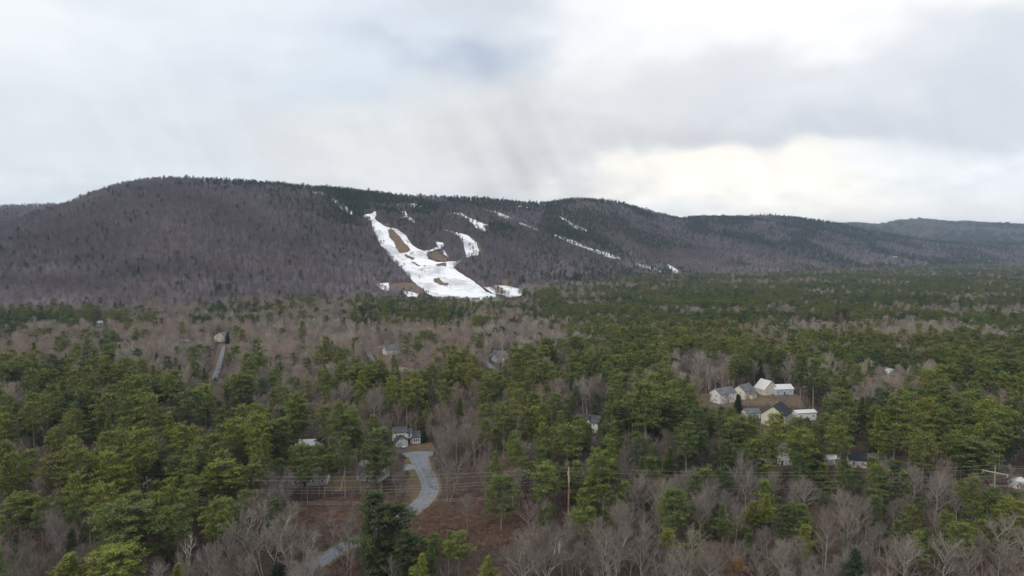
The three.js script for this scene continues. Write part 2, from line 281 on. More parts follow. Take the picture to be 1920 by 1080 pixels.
// roads and yards of the plain
const openPlain = [];
function lay(poly, name, m, label, lift, ragged = 0) { openPlain.push(poly); return tag(add(new THREE.Mesh(sheet(poly, (x, y) => { const q = ground(x, y); q[1] = lift; return q; }, 0, ragged, poly.length * 7 + name.length), m), name), label, null, null, 'structure'); }
function ribbon(centre, widths, name, m, label, lift) {               // a road along points of the photograph, with its width in metres
  const c = new THREE.CatmullRomCurve3(centre.map(([x, y]) => new THREE.Vector3(...ground(x, y)))), n = centre.length * 8, p = [], uv = [], ix = [], px = [[], []];
  for (let i = 0; i <= n; i++) {
    const q = c.getPoint(i / n), d = c.getTangent(i / n), k = i / n * (widths.length - 1), w = lerp(widths[floor(k)], widths[min(widths.length - 1, floor(k) + 1)], k % 1) / 2, s = hypot(d.x, d.z);
    [-w, w].forEach((o, j) => { const x = q.x - d.z / s * o, z = q.z + d.x / s * o; p.push(x, lift, z); uv.push(j, i / n * c.getLength() / 9); px[j].push(toPx(x, 0, z)); });
    if (i) { const a = i * 2; ix.push(a - 2, a - 1, a, a - 1, a + 1, a); }
  }
  openPlain.push([...px[0], ...px[1].reverse()]);
  const g = new THREE.BufferGeometry(); g.setAttribute('position', new THREE.Float32BufferAttribute(p, 3)); g.setAttribute('uv', new THREE.Float32BufferAttribute(uv, 2)); g.setIndex(ix);
  g.setAttribute('normal', new THREE.Float32BufferAttribute(p.map((_, i) => (i % 3 === 1 ? 1 : 0)), 3));
  return tag(add(new THREE.Mesh(g, m), name), label, null, null, 'structure');
}
const roadLine = [[455, 1165], [547, 1086], [600, 1053], [640, 1029], [690, 1004], [738, 979], [775, 957], [797, 936], [807, 916], [801, 893], [790, 871], [784, 856], [783, 848]];
ribbon(roadLine, [10, 9.5, 9.2, 8.8, 9, 9, 9.4, 9.6, 9.8, 9.8, 10.2, 11.5, 13], 'grass_verge', M.grass, 'tan grass verge along the winding road', 0.02);
ribbon(roadLine, [6.6, 6.6, 6.6, 6.6, 6.6, 7, 7.4, 7.6, 7.6, 7.8, 8.2, 9.2, 11.5], 'road', M.lane, 'winding grey road that ends at the white house', 0.05);
lay([[755, 850], [770, 847], [800, 846], [813, 846.5], [811, 855], [800, 858], [768, 858], [756, 856]], 'road_end', M.tar, 'grey turning place at the end of the winding road', 0.058);
lay([[738, 836], [757, 835], [763, 847], [757, 852], [744, 850], [736, 843]], 'driveway', mat(0.1, 0.085, 0.075, 1), 'brown driveway in front of the white house', 0.036);
lay([[760, 829], [776, 826], [800, 822], [812, 832], [818, 845], [764, 847], [757, 836]], 'lawn', M.grass, 'tan lawn beside the white house', 0.03, 0.6);
lay([[756, 861], [772, 860], [781, 872], [789, 893], [790, 912], [775, 936], [764, 930], [762, 905], [770, 892]], 'lawn', M.grass, 'tan grass strip on the bend of the winding road', 0.026, 0.8);
lay([[744, 872], [776, 870], [781, 879], [752, 884]], 'driveway', M.tar, 'grey driveway leading off the winding road', 0.044);
lay([[604, 894], [690, 890], [700, 914], [660, 922], [610, 922]], 'lawn', M.grass, 'tan lawn seen between pine trunks', 0.03, 1);
lay([[395, 712], [404, 690], [411, 668], [417, 648], [423, 648], [421, 660], [415, 685], [408, 712]], 'lane', M.tar, 'pale straight lane leading to the far cream house', 0.05);
lay([[384, 714], [397, 690], [405, 665], [410, 645], [432, 640], [430, 648], [418, 648], [411, 668], [404, 690], [395, 712]], 'grass_verge', M.grass, 'ochre verge beside the pale straight lane', 0.03, 0.8);
lay([[682, 653], [700, 649], [722, 646], [722, 651], [693, 656], [700, 668], [706, 680], [698, 680], [690, 668]], 'lane', M.tar, 'pale lane bending past the grey-white far house', 0.05);
lay([[698, 657], [715, 653], [740, 660], [745, 672], [712, 680], [700, 664]], 'lawn', M.grass, 'tan yard of the grey-white far house', 0.03, 0.6);
lay([[901, 674], [910, 673], [930, 690], [920, 696]], 'lane', M.tar, 'short pale lane end near the far white gables', 0.05);
lay([[1296, 745], [1320, 738], [1400, 742], [1470, 735], [1500, 742], [1510, 765], [1440, 762], [1380, 760], [1320, 770]], 'lawn', M.grass, 'brown yards between the cream houses', 0.03, 1);
lay([[1586, 828], [1625, 826], [1630, 845], [1590, 848]], 'lawn', M.grass, 'ochre yard behind the slate-roofed shed', 0.03, 0.6);
lay([[1620, 850], [1660, 846], [1664, 856], [1624, 862]], 'lane', M.tar, 'grey street seen between pines', 0.05);
const russet = [[540, 1000], [560, 955], [600, 938], [700, 936], [770, 938], [830, 925], [880, 930], [960, 955], [1000, 985], [1010, 1010], [860, 1035], [780, 1060], [690, 1000], [620, 1030]];
tag(add(new THREE.Mesh(sheet(russet, (x, y) => { const q = ground(x, y); q[1] = 0.012; return q; }, 0, 4, 5), new THREE.MeshStandardMaterial({ map: litter, color: new THREE.Color().setRGB(1.25, 0.98, 0.88), roughness: 1 })), 'clearing'), 'russet brush clearing under the power lines', null, null, 'structure');
// ------------------------------------------------------------------ tree shapes
const BARK = [0.2, 0.176, 0.152], jit = (k, r, a) => { const v = 1 + (r() - 0.5) * 2 * a; return [k[0] * v, k[1] * v, k[2] * v]; };
// a pine: tall stem, whorls of nearly level boughs that carry flat plumes of needles. Returns { trunk, crown } as Tris
function pineShape(seed, { H = 24, R = 6, from = 0.38, kind = 'broad', plumes = 1, needle = [0.092, 0.113, 0.025] }) {
  const r = rng(seed), trunk = new Tris(), crown = new Tris(), lean = [(r() - 0.5) * 1.2, (r() - 0.5) * 1.2], stem = [];
  for (let i = 0; i <= 6; i++) { const t = i / 6; stem.push([lean[0] * t * t, H * 0.97 * t - 0.3 * (i === 0), lean[1] * t * t]); }
  trunk.tube(stem, stem.map((_, i) => 0.34 * (1 - i / 6 * 0.9)), 6, BARK);
  const at = (h) => { const t = h / H; return [lean[0] * t * t, h, lean[1] * t * t]; };
  const lobes = Array.from({ length: 9 }, () => 0.6 + 0.65 * r());
  let h = H * from;
  while (h < H * 0.985) {
    const t = (h - H * from) / (H * (1 - from));
    const prof = kind === 'cone' ? pow(1 - t, 0.85) * 1.0 + 0.04 : kind === 'narrow' ? (0.62 + 0.5 * sin(PI * min(1, t * 1.3 + 0.12))) * pow(1 - t, 0.55) : (t < 0.3 ? 0.72 + 0.95 * t : sqrt(max(0.02, 1 - pow((t - 0.3) / 0.74, 2.1))));
    const n = kind === 'cone' ? 7 : 4 + floor(r() * 3), ph = r() * 6.3;
    for (let k = 0; k < n; k++) {
      const a = ph + k / n * 2 * PI + (r() - 0.5) * 0.7, lobe = lobes[floor(((a / (2 * PI) % 1) + 1) % 1 * 9)], L = R * prof * lobe * (0.6 + 0.6 * r());
      if (L < 0.4 || (kind === 'broad' && r() < 0.2)) continue;
      const up = kind === 'cone' ? lerp(-0.15, 0.5, t) : lerp(0.06, 0.75, t * t) + (r() - 0.4) * 0.16, o = at(h), dir = norm([cos(a), up, sin(a)]);
      const end = [o[0] + dir[0] * L, o[1] + dir[1] * L, o[2] + dir[2] * L];
      trunk.tube([o, end], [0.07, 0.02], 3, BARK);
      const m = max(2, Math.round(L * 1.15 * plumes));
      for (let q = 0; q < m; q++) {                                  // plumes along the outer bough
        const s = lerp(kind === 'cone' ? 0.15 : 0.34, 1.02, (q + 0.6 * r()) / m), side = (r() - 0.5) * L * 0.75 * s, c = [o[0] + dir[0] * L * s - sin(a) * side, o[1] + dir[1] * L * s + (r() - 0.4) * 0.75, o[2] + dir[2] * L * s + cos(a) * side];
        const tone = jit(needle, r, 0.15), w = 0.65 + 0.4 * r();
        for (let v = 0; v < 14; v++) {
          const b = a + (v / 14 - 0.5) * 6 + (r() - 0.5) * 0.8, e = 0.05 + 1.1 * r(), d = norm([cos(b), e, sin(b)]), s2 = norm(cross(d, [(r() - 0.5) * 0.9, 1, (r() - 0.5) * 0.9])), l = w * (0.6 + 0.6 * r()), wd = 0.11 + 0.1 * r(), b0 = [c[0] + (r() - 0.5) * 1.5, c[1] + (r() - 0.45) * 0.7, c[2] + (r() - 0.5) * 1.5];
          crown.tri([b0[0] + s2[0] * wd - d[0] * 0.2, b0[1] + s2[1] * wd, b0[2] + s2[2] * wd - d[2] * 0.2], [b0[0] - s2[0] * wd - d[0] * 0.2, b0[1] - s2[1] * wd, b0[2] - s2[2] * wd - d[2] * 0.2], [b0[0] + d[0] * l, b0[1] + d[1] * l, b0[2] + d[2] * l], jit(tone, r, 0.1));
        }
      }
    }
    h += kind === 'cone' ? 0.75 : lerp(1.25, 0.8, t) * (0.8 + 0.4 * r());
  }
  for (let i = 0; i < (kind === 'cone' ? 0 : 9); i++) {               // dead stubs on the bare stem
    const o = at(H * from * (0.35 + 0.65 * r())), a = r() * 6.3; trunk.sliver(o, norm([cos(a), 0.1, sin(a)]), 1 + 1.8 * r(), 0.09, BARK, r);
  }
  return { trunk, crown };
}
// a leafless tree: stem, rising limbs, boughs, twigs
function bareShape(seed, { H = 18, R = 4.5, from = 0.3, stems = 1, limb = [0.25, 0.226, 0.196], twig = [0.185, 0.162, 0.138], dense = 1, leaves = 0 }) {
  const r = rng(seed), trunk = new Tris(), crown = new Tris();
  const bend = (p, d, len, n, wob) => { const pts = [p]; let q = p, v = d; for (let i = 0; i < n; i++) { v = norm([v[0] + (r() - 0.5) * wob, v[1] + (r() - 0.3) * wob, v[2] + (r() - 0.5) * wob]); q = [q[0] + v[0] * len / n, q[1] + v[1] * len / n, q[2] + v[2] * len / n]; pts.push(q); } return pts; };
  const pick = (pts, t) => { const k = clamp(t, 0, 0.999) * (pts.length - 1), i = floor(k), f = k - i, a = pts[i], b = pts[i + 1]; return [[lerp(a[0], b[0], f), lerp(a[1], b[1], f), lerp(a[2], b[2], f)], norm([b[0] - a[0], b[1] - a[1], b[2] - a[2]])]; };
  const turn = (d, spread, up) => { const a = r() * 2 * PI, u = norm(cross(d, [0.3, 0.2, 0.9])), v = cross(d, u), c = cos(spread), s = sin(spread); return norm([d[0] * c + (u[0] * cos(a) + v[0] * sin(a)) * s, d[1] * c + (u[1] * cos(a) + v[1] * sin(a)) * s + up, d[2] * c + (u[2] * cos(a) + v[2] * sin(a)) * s]); };
  for (let st = 0; st < stems; st++) {
    const sa = st / stems * 6.28 + r(), out = stems > 1 ? 0.22 + 0.16 * r() : 0.04, h = H * (0.86 + 0.16 * r()), stem = bend([cos(sa) * (stems - 1) * 0.2, -0.3, sin(sa) * (stems - 1) * 0.2], norm([cos(sa) * out, 1, sin(sa) * out]), h * 0.92, 6, 0.16);
    const tr = 0.25 / sqrt(stems) * H / 16;
    trunk.tube(stem, stem.map((_, i) => tr * (1 - i / 6 * 0.88)), 6, limb);
    const nl = Math.round((11 + r() * 4) / (stems > 3 ? 2.6 : stems > 1 ? 2 : 1));
    for (let i = 0; i < nl; i++) {
      const t = lerp(from, 0.97, pow((i + r() * 0.8) / nl, 0.85)), [p, d] = pick(stem, t), a = i * 2.4 + r(), open = lerp(1.15, 0.6, t), ld = norm([cos(a) * open + d[0] * 0.3, 0.62 + 0.5 * t, sin(a) * open + d[2] * 0.3]);
      const L = R * lerp(1.15, 0.62, smooth(from, 1, t)) * (0.75 + 0.5 * r()) / (stems > 1 ? 1.3 : 1), lp = bend(p, ld, L, 3, 0.3);
      trunk.tube(lp, [0.11, 0.085, 0.065, 0.04].map((x) => x * H / 17), 4, limb);
      const nb = Math.round(7.5 * dense);
      for (let j = 0; j < nb; j++) {
        const [q, e] = pick(lp, lerp(0.22, 1, (j + 0.5 * r()) / nb)), bd = turn(e, 0.55 + 0.35 * r(), 0.3), bl = L * (0.3 + 0.25 * r()), bp = bend(q, bd, bl, 2, 0.35);
        crown.tube(bp, [0.036, 0.026, 0.014], 3, jit(limb, r, 0.12));
        for (let k = 0; k < 6; k++) {
          const [w, f] = pick(bp, lerp(0.12, 1, (k + r()) / 6)), td = turn(f, 0.5 + 0.4 * r(), 0.28), tl = 0.8 + 0.8 * r(), tone = jit(twig, r, 0.16);
          crown.sliver(w, td, tl, 0.05, tone, r);
          for (let m = 0; m < 3; m++) { const s = 0.3 + 0.55 * r(), o = [w[0] + td[0] * tl * s, w[1] + td[1] * tl * s, w[2] + td[2] * tl * s]; crown.sliver(o, turn(td, 0.6, 0.2), 0.5 + 0.5 * r(), 0.042, tone, r);
            if (leaves) for (let z = 0; z < 2; z++) crown.sliver(o, turn(td, 1.2, -0.5), 0.35 + 0.2 * r(), 0.28, jit([0.3, 0.17, 0.07], r, 0.25), r); }
        }
      }
    }
  }
  return { trunk, crown };
}
function joined(s) { const t = new Tris(); t.p = s.trunk.p.concat(s.crown.p); t.c = s.trunk.c.concat(s.crown.c); return t.build(); }
const PINES = [
  { H: 26, R: 6.0, from: 0.45, kind: 'broad' }, { H: 27, R: 5.2, from: 0.5, kind: 'broad' }, { H: 24, R: 6.2, from: 0.36, kind: 'broad' }, { H: 28, R: 5.0, from: 0.56, kind: 'broad' }, { H: 22, R: 4.4, from: 0.24, kind: 'narrow' }, { H: 25, R: 4.7, from: 0.4, kind: 'narrow' }, { H: 26, R: 5.6, from: 0.52, kind: 'broad' }, { H: 15, R: 4.7, from: 0.1, kind: 'broad' },
].map((o, i) => ({ ...o, ...pineShape(101 + i * 13, o) }));
const BARES = [
  { H: 17, R: 5.2, from: 0.36 }, { H: 18, R: 5.8, from: 0.32 }, { H: 17, R: 4.6, from: 0.42 }, { H: 15, R: 5.4, from: 0.24, stems: 3 }, { H: 19, R: 4.6, from: 0.48 }, { H: 14, R: 5.0, from: 0.2, stems: 4 },
].map((o, i) => ({ ...o, ...bareShape(501 + i * 29, o) }));
const SPRUCE = { H: 16, R: 4.2, kind: 'cone', ...pineShape(777, { H: 16, R: 4.2, from: 0.06, kind: 'cone', needle: [0.04, 0.058, 0.03] }) };
const HEMLOCK = { H: 24, R: 6.2, ...pineShape(888, { H: 24, R: 6.2, from: 0.05, kind: 'broad', plumes: 1.8, needle: [0.062, 0.078, 0.028] }) };
for (const s of [...PINES, ...BARES, SPRUCE, HEMLOCK]) s.geo = joined(s), s.trunkGeo = s.trunk.build(), s.crownGeo = s.crown.build();
const WOOD = new THREE.MeshStandardMaterial({ vertexColors: true, roughness: 1 });
const tinted = (r, g, b) => new THREE.MeshStandardMaterial({ vertexColors: true, roughness: 1, color: new THREE.Color().setRGB(r, g, b) });
const PINE_TONES = [['dark green', tinted(0.64, 0.75, 0.8)], ['deep green', tinted(0.96, 1.03, 0.9)], ['olive green', tinted(1.28, 1.26, 0.92)], ['yellow-green', tinted(1.72, 1.56, 0.85)], ['bronze green', tinted(1.4, 1.22, 0.98)]];
const BARE_TONES = [['brown-grey', tinted(0.86, 0.84, 0.82)], ['mauve-grey', tinted(1, 0.96, 0.98)], ['pale grey', tinted(1.22, 1.2, 1.18)], ['russet-tinged', tinted(1.06, 0.93, 0.88)]];
// ------------------------------------------------------------------ houses, sheds, a car, power structures
const box = (w, h, d, x = 0, y = 0, z = 0) => new THREE.BoxGeometry(w, h, d).translate(x, y, z);
const P = {
  white: mat(0.82, 0.82, 0.81, 0.7), cream: mat(0.74, 0.7, 0.58, 0.75), tan: mat(0.52, 0.42, 0.3, 0.8), grey: mat(0.4, 0.41, 0.42, 0.8), pale: mat(0.55, 0.56, 0.55, 0.8), trim: mat(0.8, 0.8, 0.79, 0.6), blue: mat(0.45, 0.56, 0.66, 0.7),
  slate: mat(0.11, 0.122, 0.135, 0.85), darkroof: mat(0.035, 0.04, 0.055, 0.8), greyroof: mat(0.2, 0.21, 0.225, 0.9), brownroof: mat(0.2, 0.13, 0.1, 0.9), paleroof: mat(0.62, 0.63, 0.63, 0.8), greenroof: mat(0.05, 0.14, 0.1, 0.7),
  pane: new THREE.MeshPhysicalMaterial({ color: new THREE.Color().setRGB(0.03, 0.035, 0.045), roughness: 0.12 }), door: mat(0.05, 0.05, 0.07, 0.6), brick: mat(0.3, 0.16, 0.12, 0.9), panel: mat(0.7, 0.7, 0.69, 0.6),
  timber: mat(0.7, 0.49, 0.28, 0.95), oldtimber: mat(0.7, 0.62, 0.5, 0.95), steel: mat(0.45, 0.45, 0.44, 0.5, { metalness: 0.6 }), wire: mat(0.6, 0.57, 0.53, 0.6), porcelain: mat(0.66, 0.66, 0.64, 0.3),
};
function grainy(m, a, k) {                                           // weathering of walls, roofs and poles
  const t = texture(128, (i, j) => { const v = 255 * (1 - a + a * (0.5 * wn(i, j, 32, 128, k) + 0.3 * wn(i, j, 8, 128, k + 1) + 0.2 * hash(i, j, k))); return [v, v, v]; }); m.map = t;
}
[['slate', 0.5, 51], ['darkroof', 0.5, 54], ['greyroof', 0.4, 57], ['white', 0.12, 60], ['cream', 0.16, 63], ['brownroof', 0.4, 66], ['timber', 0.5, 69], ['oldtimber', 0.5, 72], ['grey', 0.2, 75]].forEach(([k, a, s]) => grainy(P[k], a, s));
function block(root, { x = 0, z = 0, y = 0, w, d, h, rise, axis = 'x', wall = P.white, roof = P.slate, over = 0.45 }) {
  const span = axis === 'z' ? w : d, run = axis === 'z' ? d : w, s = new THREE.Shape([[-span / 2, 0], [span / 2, 0], [span / 2, h], [0, h + rise], [-span / 2, h]].map(([a, b]) => new THREE.Vector2(a, b)));
  const g = new THREE.ExtrudeGeometry(s, { depth: run, bevelEnabled: false }).translate(0, 0, -run / 2), a = Math.atan2(rise, span / 2), l = span / 2 / cos(a) + over;
  const slabs = [-1, 1].map((k) => box(l, 0.2, run + over * 2).translate(-l / 2 + 0.06, 0.13, 0).rotateZ(a).scale(k, 1, 1).translate(0, h + rise, 0));
  slabs[0].index.array.reverse(); slabs[0].computeVertexNormals();
  const top = mergeGeometries(slabs), turnIt = axis === 'x' ? PI / 2 : 0;
  for (const q of [g, top]) { q.rotateY(turnIt); q.translate(x, y, z); }
  part('wall', g, wall, root); return part('roof', top, roof, root);
}
const sash = {};
function win(root, x, y, z, w, h, face = 0, name = 'window') {       // face 0 front (+z), 1 right (+x), 3 left (-x)
  const key = w + ',' + h;
  sash[key] ??= [mergeGeometries([box(w, 0.12, 0.1, 0, h / 2), box(w, 0.12, 0.1, 0, -h / 2), box(0.12, h - 0.12, 0.1, -w / 2 + 0.06), box(0.12, h - 0.12, 0.1, w / 2 - 0.06), box(w - 0.24, 0.06, 0.06)]), box(w - 0.24, h - 0.12, 0.04)];
  const f = part(name, sash[key][0], P.trim, root); f.position.set(x, y, z); f.rotation.y = [0, PI / 2, PI, -PI / 2][face];
  part('pane', sash[key][1], P.pane, f);
}
const metresPerPx = (px, py) => slant(ground(px, py)) / F;
function house(name, label, category, px, py, o, group) {
  const p = ground(px, py), m = metresPerPx(px, py), w = o.w * m, d = o.d ?? min(w * 0.7, 9), h = o.h * m, rise = o.rise * m, root = thing(name, label, category, p, (o.turn ?? 0), group);
  const roof = block(root, { w, d, h, rise, axis: o.axis ?? 'x', wall: o.wall ?? P.white, roof: o.roof ?? P.slate });
  const zf = d / 2 + 0.04, n = o.wins ?? 3, rows = h > 4.6 ? 2 : 1;
  for (let q = 0; q < rows; q++) for (let i = 0; i < n; i++) if (!(q === 0 && i === (n >> 1) && o.door !== 0)) win(root, lerp(-w / 2, w / 2, (i + 0.5) / n), (h / rows) * (q + 0.58), zf, 1, 1.35);
  for (const s of [-1, 1]) for (let q = 0; q < rows; q++) win(root, s * (w / 2 + 0.04), (h / rows) * (q + 0.58), d * 0.16, 0.95, 1.3, s > 0 ? 1 : 3);
  if (o.axis === 'z' && rise > 2) win(root, 0, h + rise * 0.36, zf, 0.9, 1.0);
  if (o.door !== 0) part('door', box(1, 2.1, 0.1, lerp(-w / 2, w / 2, ((n >> 1) + 0.5) / n), 1.06, zf), P.door, root);
  if (o.chimney) part('chimney', box(0.8, rise + 1.6, 0.8, w * 0.22, h + rise * 0.5 + 0.8, o.axis === 'z' ? 0.6 : -0.4), P.brick, roof);
  if (o.wing) { const q = o.wing; block(root, { x: q.x * w, z: q.z ?? 0, w: q.w * w, d: q.d ?? d * 0.8, h: q.h * m, rise: q.rise * m, axis: q.axis ?? 'x', wall: q.wall ?? o.wall ?? P.white, roof: q.roof ?? o.roof ?? P.slate }); }
  return root;
}
{                                                                    // the white house at the end of the road
  const p = ground(759, 832), h = thing('house', 'white house with slate-grey roofs and a front-gabled garage at the end of the winding road', 'house', p, 0.3);
  block(h, { x: -2.3, z: -3.2, w: 6.6, d: 7.6, h: 6.2, rise: 1.7, axis: 'x' });                    // two storeys
  block(h, { x: -2.3, z: 2.9, w: 6.2, d: 4.9, h: 3.1, rise: 1.9, axis: 'z' });                     // garage
  block(h, { x: 2.35, z: -3.0, w: 2.7, d: 6.6, h: 5.5, rise: 1.4, axis: 'x' });                    // entrance
  block(h, { x: 5.75, z: -2.2, w: 4.2, d: 7.2, h: 3.2, rise: 2.2, axis: 'x' });                    // wing
  part('porch_roof', box(2.5, 0.2, 1.9, 2.2, 2.85, 1.25).rotateX(0.0), P.slate, h);
  for (const x of [1.2, 3.3]) part('porch_post', box(0.16, 2.75, 0.16, x, 1.37, 2.0), P.trim, h);
  part('door', box(1.0, 2.1, 0.12, 2.1, 1.15, 0.36), P.door, h);
  const gd = part('garage_door', box(4.6, 2.3, 0.1, -2.3, 1.2, 5.4), P.panel, h); for (let k = 0; k < 3; k++) part('panel_groove', box(4.5, 0.05, 0.03, -2.3, 0.75 + k * 0.55, 5.465), P.grey, gd);
  win(h, -2.3, 3.9, 5.39, 0.8, 0.9); win(h, 2.3, 4.3, 0.34, 1.2, 1.8);
  for (const x of [4.7, 5.75, 6.8]) win(h, x, 1.75, 1.45, 0.95, 1.5);
  for (const x of [-4.2, -0.6]) win(h, x, 4.6, 0.65, 0.9, 1.35);
  for (const [z, y] of [[-4.5, 1.7], [-2, 4.5], [-4.6, 4.5]]) win(h, -5.64, y, z, 0.9, 1.35, 3);
  // a white minivan before the garage
  const c = thing('minivan', 'white minivan parked before the garage of the white house', 'car', ground(756, 838.5), 0.3);
  const side = new THREE.Shape(); side.moveTo(-2.2, 0.35); side.lineTo(2.2, 0.35); side.lineTo(2.28, 0.9); side.lineTo(1.5, 1.05); side.lineTo(0.75, 1.66); side.lineTo(-1.95, 1.72); side.lineTo(-2.25, 1.0); side.closePath();
  part('body', new THREE.ExtrudeGeometry(side, { depth: 1.6, bevelEnabled: true, bevelSize: 0.08, bevelThickness: 0.1, bevelSegments: 2 }).translate(0, 0, -0.8).rotateY(-PI / 2), mat(0.78, 0.79, 0.8, 0.3, { metalness: 0.1 }), c);
  part('windscreen', box(1.45, 0.04, 0.72, 0, 1.42, 1.17).translate(0, -1.42, -1.17).rotateX(0.68).translate(0, 1.5, 1.2), P.pane, c);
  for (const s of [-1, 1]) { part('side_window', box(0.04, 0.5, 2.4, s * 0.91, 1.36, -0.5), P.pane, c); part('headlight', box(0.4, 0.16, 0.06, s * 0.6, 0.82, 2.37), P.trim, c); for (const z of [-1.35, 1.35]) { const w = part('wheel', new THREE.CylinderGeometry(0.33, 0.33, 0.22, 16).rotateZ(PI / 2).translate(s * 0.84, 0.33, z), mat(0.02, 0.02, 0.02, 0.9), c); part('rim', new THREE.CylinderGeometry(0.2, 0.2, 0.24, 12).rotateZ(PI / 2).translate(s * 0.845, 0.33, z), P.steel, w); } }
}
const far = 'cream and white houses among the pines';
house('house', 'slate-roofed house with two white cross gables showing above the pines', 'house', 1104, 806, { w: 46, d: 9, h: 18, rise: 10, turn: -0.5, roof: P.slate, wings: 1, wing: { x: 0.1, z: 2.2, w: 0.24, d: 6, h: 18, rise: 9, axis: 'z' } });
house('house', 'white two-storey house with a grey roof, end house of the cream and white group', 'house', 1355, 753, { w: 40, d: 9, h: 17, rise: 8, turn: 0.55, roof: P.greyroof, wall: P.white });
house('house', 'cream house with a grey roof and a lower wing beside the white end house', 'house', 1394, 745, { w: 34, d: 9, h: 14, rise: 9, turn: 0.75, roof: P.greyroof, wall: P.cream, wing: { x: 0.15, z: 4, w: 0.5, d: 6, h: 8, rise: 5, axis: 'z' } });
house('house', 'cream house with a steep front gable like a letter A', 'house', 1436, 738, { w: 28, d: 10, h: 10, rise: 14, axis: 'z', turn: 0.35, wall: P.cream, roof: P.paleroof, wins: 2 });
house('house', 'low pale blue house with a white roof beside the steep cream gable', 'house', 1464, 738, { w: 34, d: 9, h: 10, rise: 6, turn: 0.15, wall: P.blue, roof: P.paleroof });
house('house', 'large cream-gabled house with a long black roof and brick chimney above the pines', 'house', 1456, 794, { w: 48, d: 13, h: 19, rise: 15, turn: 0.95, axis: 'x', wall: P.cream, roof: P.darkroof, chimney: 1, wins: 4 });
house('shed', 'white flat-looking shed beside the black-roofed house', 'shed', 1507, 786, { w: 36, d: 6, h: 13, rise: 3, turn: 0.2, wall: P.white, roof: P.paleroof, wins: 3 });
house('garage', 'small garage with a grey roof in front of the cream houses', 'garage', 1408, 783, { w: 26, d: 6, h: 10, rise: 6, turn: 0.2, roof: P.greyroof, wall: P.pale, wins: 2 });
house('house', 'cream house with a grey roof half hidden behind a stand of tall pines', 'house', 1622, 752, { w: 46, d: 9, h: 11, rise: 9, turn: -0.55, roof: P.greyroof, wall: P.cream });
house('house', 'small bright white gable showing between tall pine crowns', 'house', 1668, 708, { w: 20, d: 8, h: 8, rise: 7, axis: 'z', turn: 0.2, wall: P.white, roof: P.paleroof, wins: 2 });
house('house', 'tiny white roof among pines beyond the cream houses', 'house', 1604, 709, { w: 18, d: 8, h: 7, rise: 5, turn: 0.3, roof: P.paleroof, wins: 2 });
house('house', 'tiny white house end by the pines near the frame edge', 'house', 1794, 731, { w: 14, d: 8, h: 7, rise: 5, turn: -0.3, axis: 'z', roof: P.paleroof, wins: 2 });
house('house', 'grey-white two-storey house seen between bare pine trunks', 'house', 1449, 868, { w: 54, d: 9, h: 24, rise: 9, turn: 0.2, roof: P.greyroof, wall: P.pale, wins: 4 });
house('shed', 'white shed with a dark slate roof between pine trunks', 'shed', 1606, 874, { w: 26, d: 6, h: 13, rise: 9, turn: -0.25, roof: P.darkroof, wins: 2, door: 0 });
house('shed', 'small white shed beside the slate-roofed shed', 'shed', 1556, 869, { w: 18, d: 5, h: 10, rise: 4, turn: 0.3, roof: P.paleroof, wins: 2, door: 0 });
house('shed', 'pale shed roof behind the crossarm pole', 'shed', 1908, 913, { w: 22, d: 5, h: 8, rise: 4, turn: 0.7, roof: P.paleroof, wins: 2, door: 0 });
house('house', 'long pale grey house behind slim pine trunks beside the tan lawn', 'house', 575, 905, { w: 74, d: 9, h: 15, rise: 11, turn: 0.1, roof: P.greyroof, wall: P.pale, wins: 5 });
house('house', 'grey-roofed house with a pale end wall beside the winding road', 'house', 700, 896, { w: 44, d: 10, h: 17, rise: 13, turn: -0.35, roof: P.greyroof, wall: P.pale });
house('house', 'cream low house behind pines to the left of the white house', 'house', 582, 842, { w: 44, d: 8, h: 10, rise: 7, turn: 0.1, roof: P.paleroof, wall: P.cream });
house('house', 'cream gabled house at the head of the pale straight lane', 'house', 417, 640, { w: 22, d: 9, h: 10, rise: 6, axis: 'z', turn: -0.3, roof: P.greyroof, wall: P.cream, wins: 2 });
house('house', 'grey far house beside the pale straight lane', 'house', 374, 643, { w: 24, d: 9, h: 8, rise: 6, turn: 0.5, roof: P.greyroof, wall: P.pale });
house('house', 'long low far house with a white roof', 'house', 344, 644, { w: 22, d: 7, h: 4, rise: 3, turn: 0.1, roof: P.paleroof, wall: P.pale });
house('house', 'grey-white far house at the bend of the pale lane', 'house', 734, 663, { w: 28, d: 9, h: 9, rise: 8, turn: 0.6, roof: P.greyroof, wall: P.white });
house('house', 'cream far house with a brown roof', 'house', 768, 697, { w: 32, d: 10, h: 11, rise: 7, turn: -0.5, roof: P.brownroof, wall: P.cream });
house('house', 'small reddish far house behind the brown-roofed one', 'house', 763, 675, { w: 16, d: 8, h: 5, rise: 4, turn: 0.1, roof: P.brownroof, wall: P.pale });
house('house', 'far house with two white gables among dark pines', 'house', 938, 677, { w: 26, d: 10, h: 10, rise: 9, turn: -0.45, roof: P.greyroof, wall: P.white, wing: { x: -0.2, z: 2.5, w: 0.4, d: 7, h: 8, rise: 8, axis: 'z' } });
house('house', 'white far house alone in the brown woods', 'house', 188, 612, { w: 9, d: 8, h: 6, rise: 3, turn: 0.2, roof: P.paleroof, wins: 2 });
house('lodge', 'green-roofed ski lodge at the foot of the broad snowy run', 'lodge', 928, 566, { w: 15, d: 12, h: 4, rise: 5, turn: 0.2, roof: P.greenroof, wall: P.tan, wins: 4 });
house('lodge', 'grey ski lodge at the foot of the broad snowy run', 'lodge', 892, 567, { w: 15, d: 12, h: 5, rise: 4, turn: -0.1, roof: P.greyroof, wall: P.pale, wins: 4 });
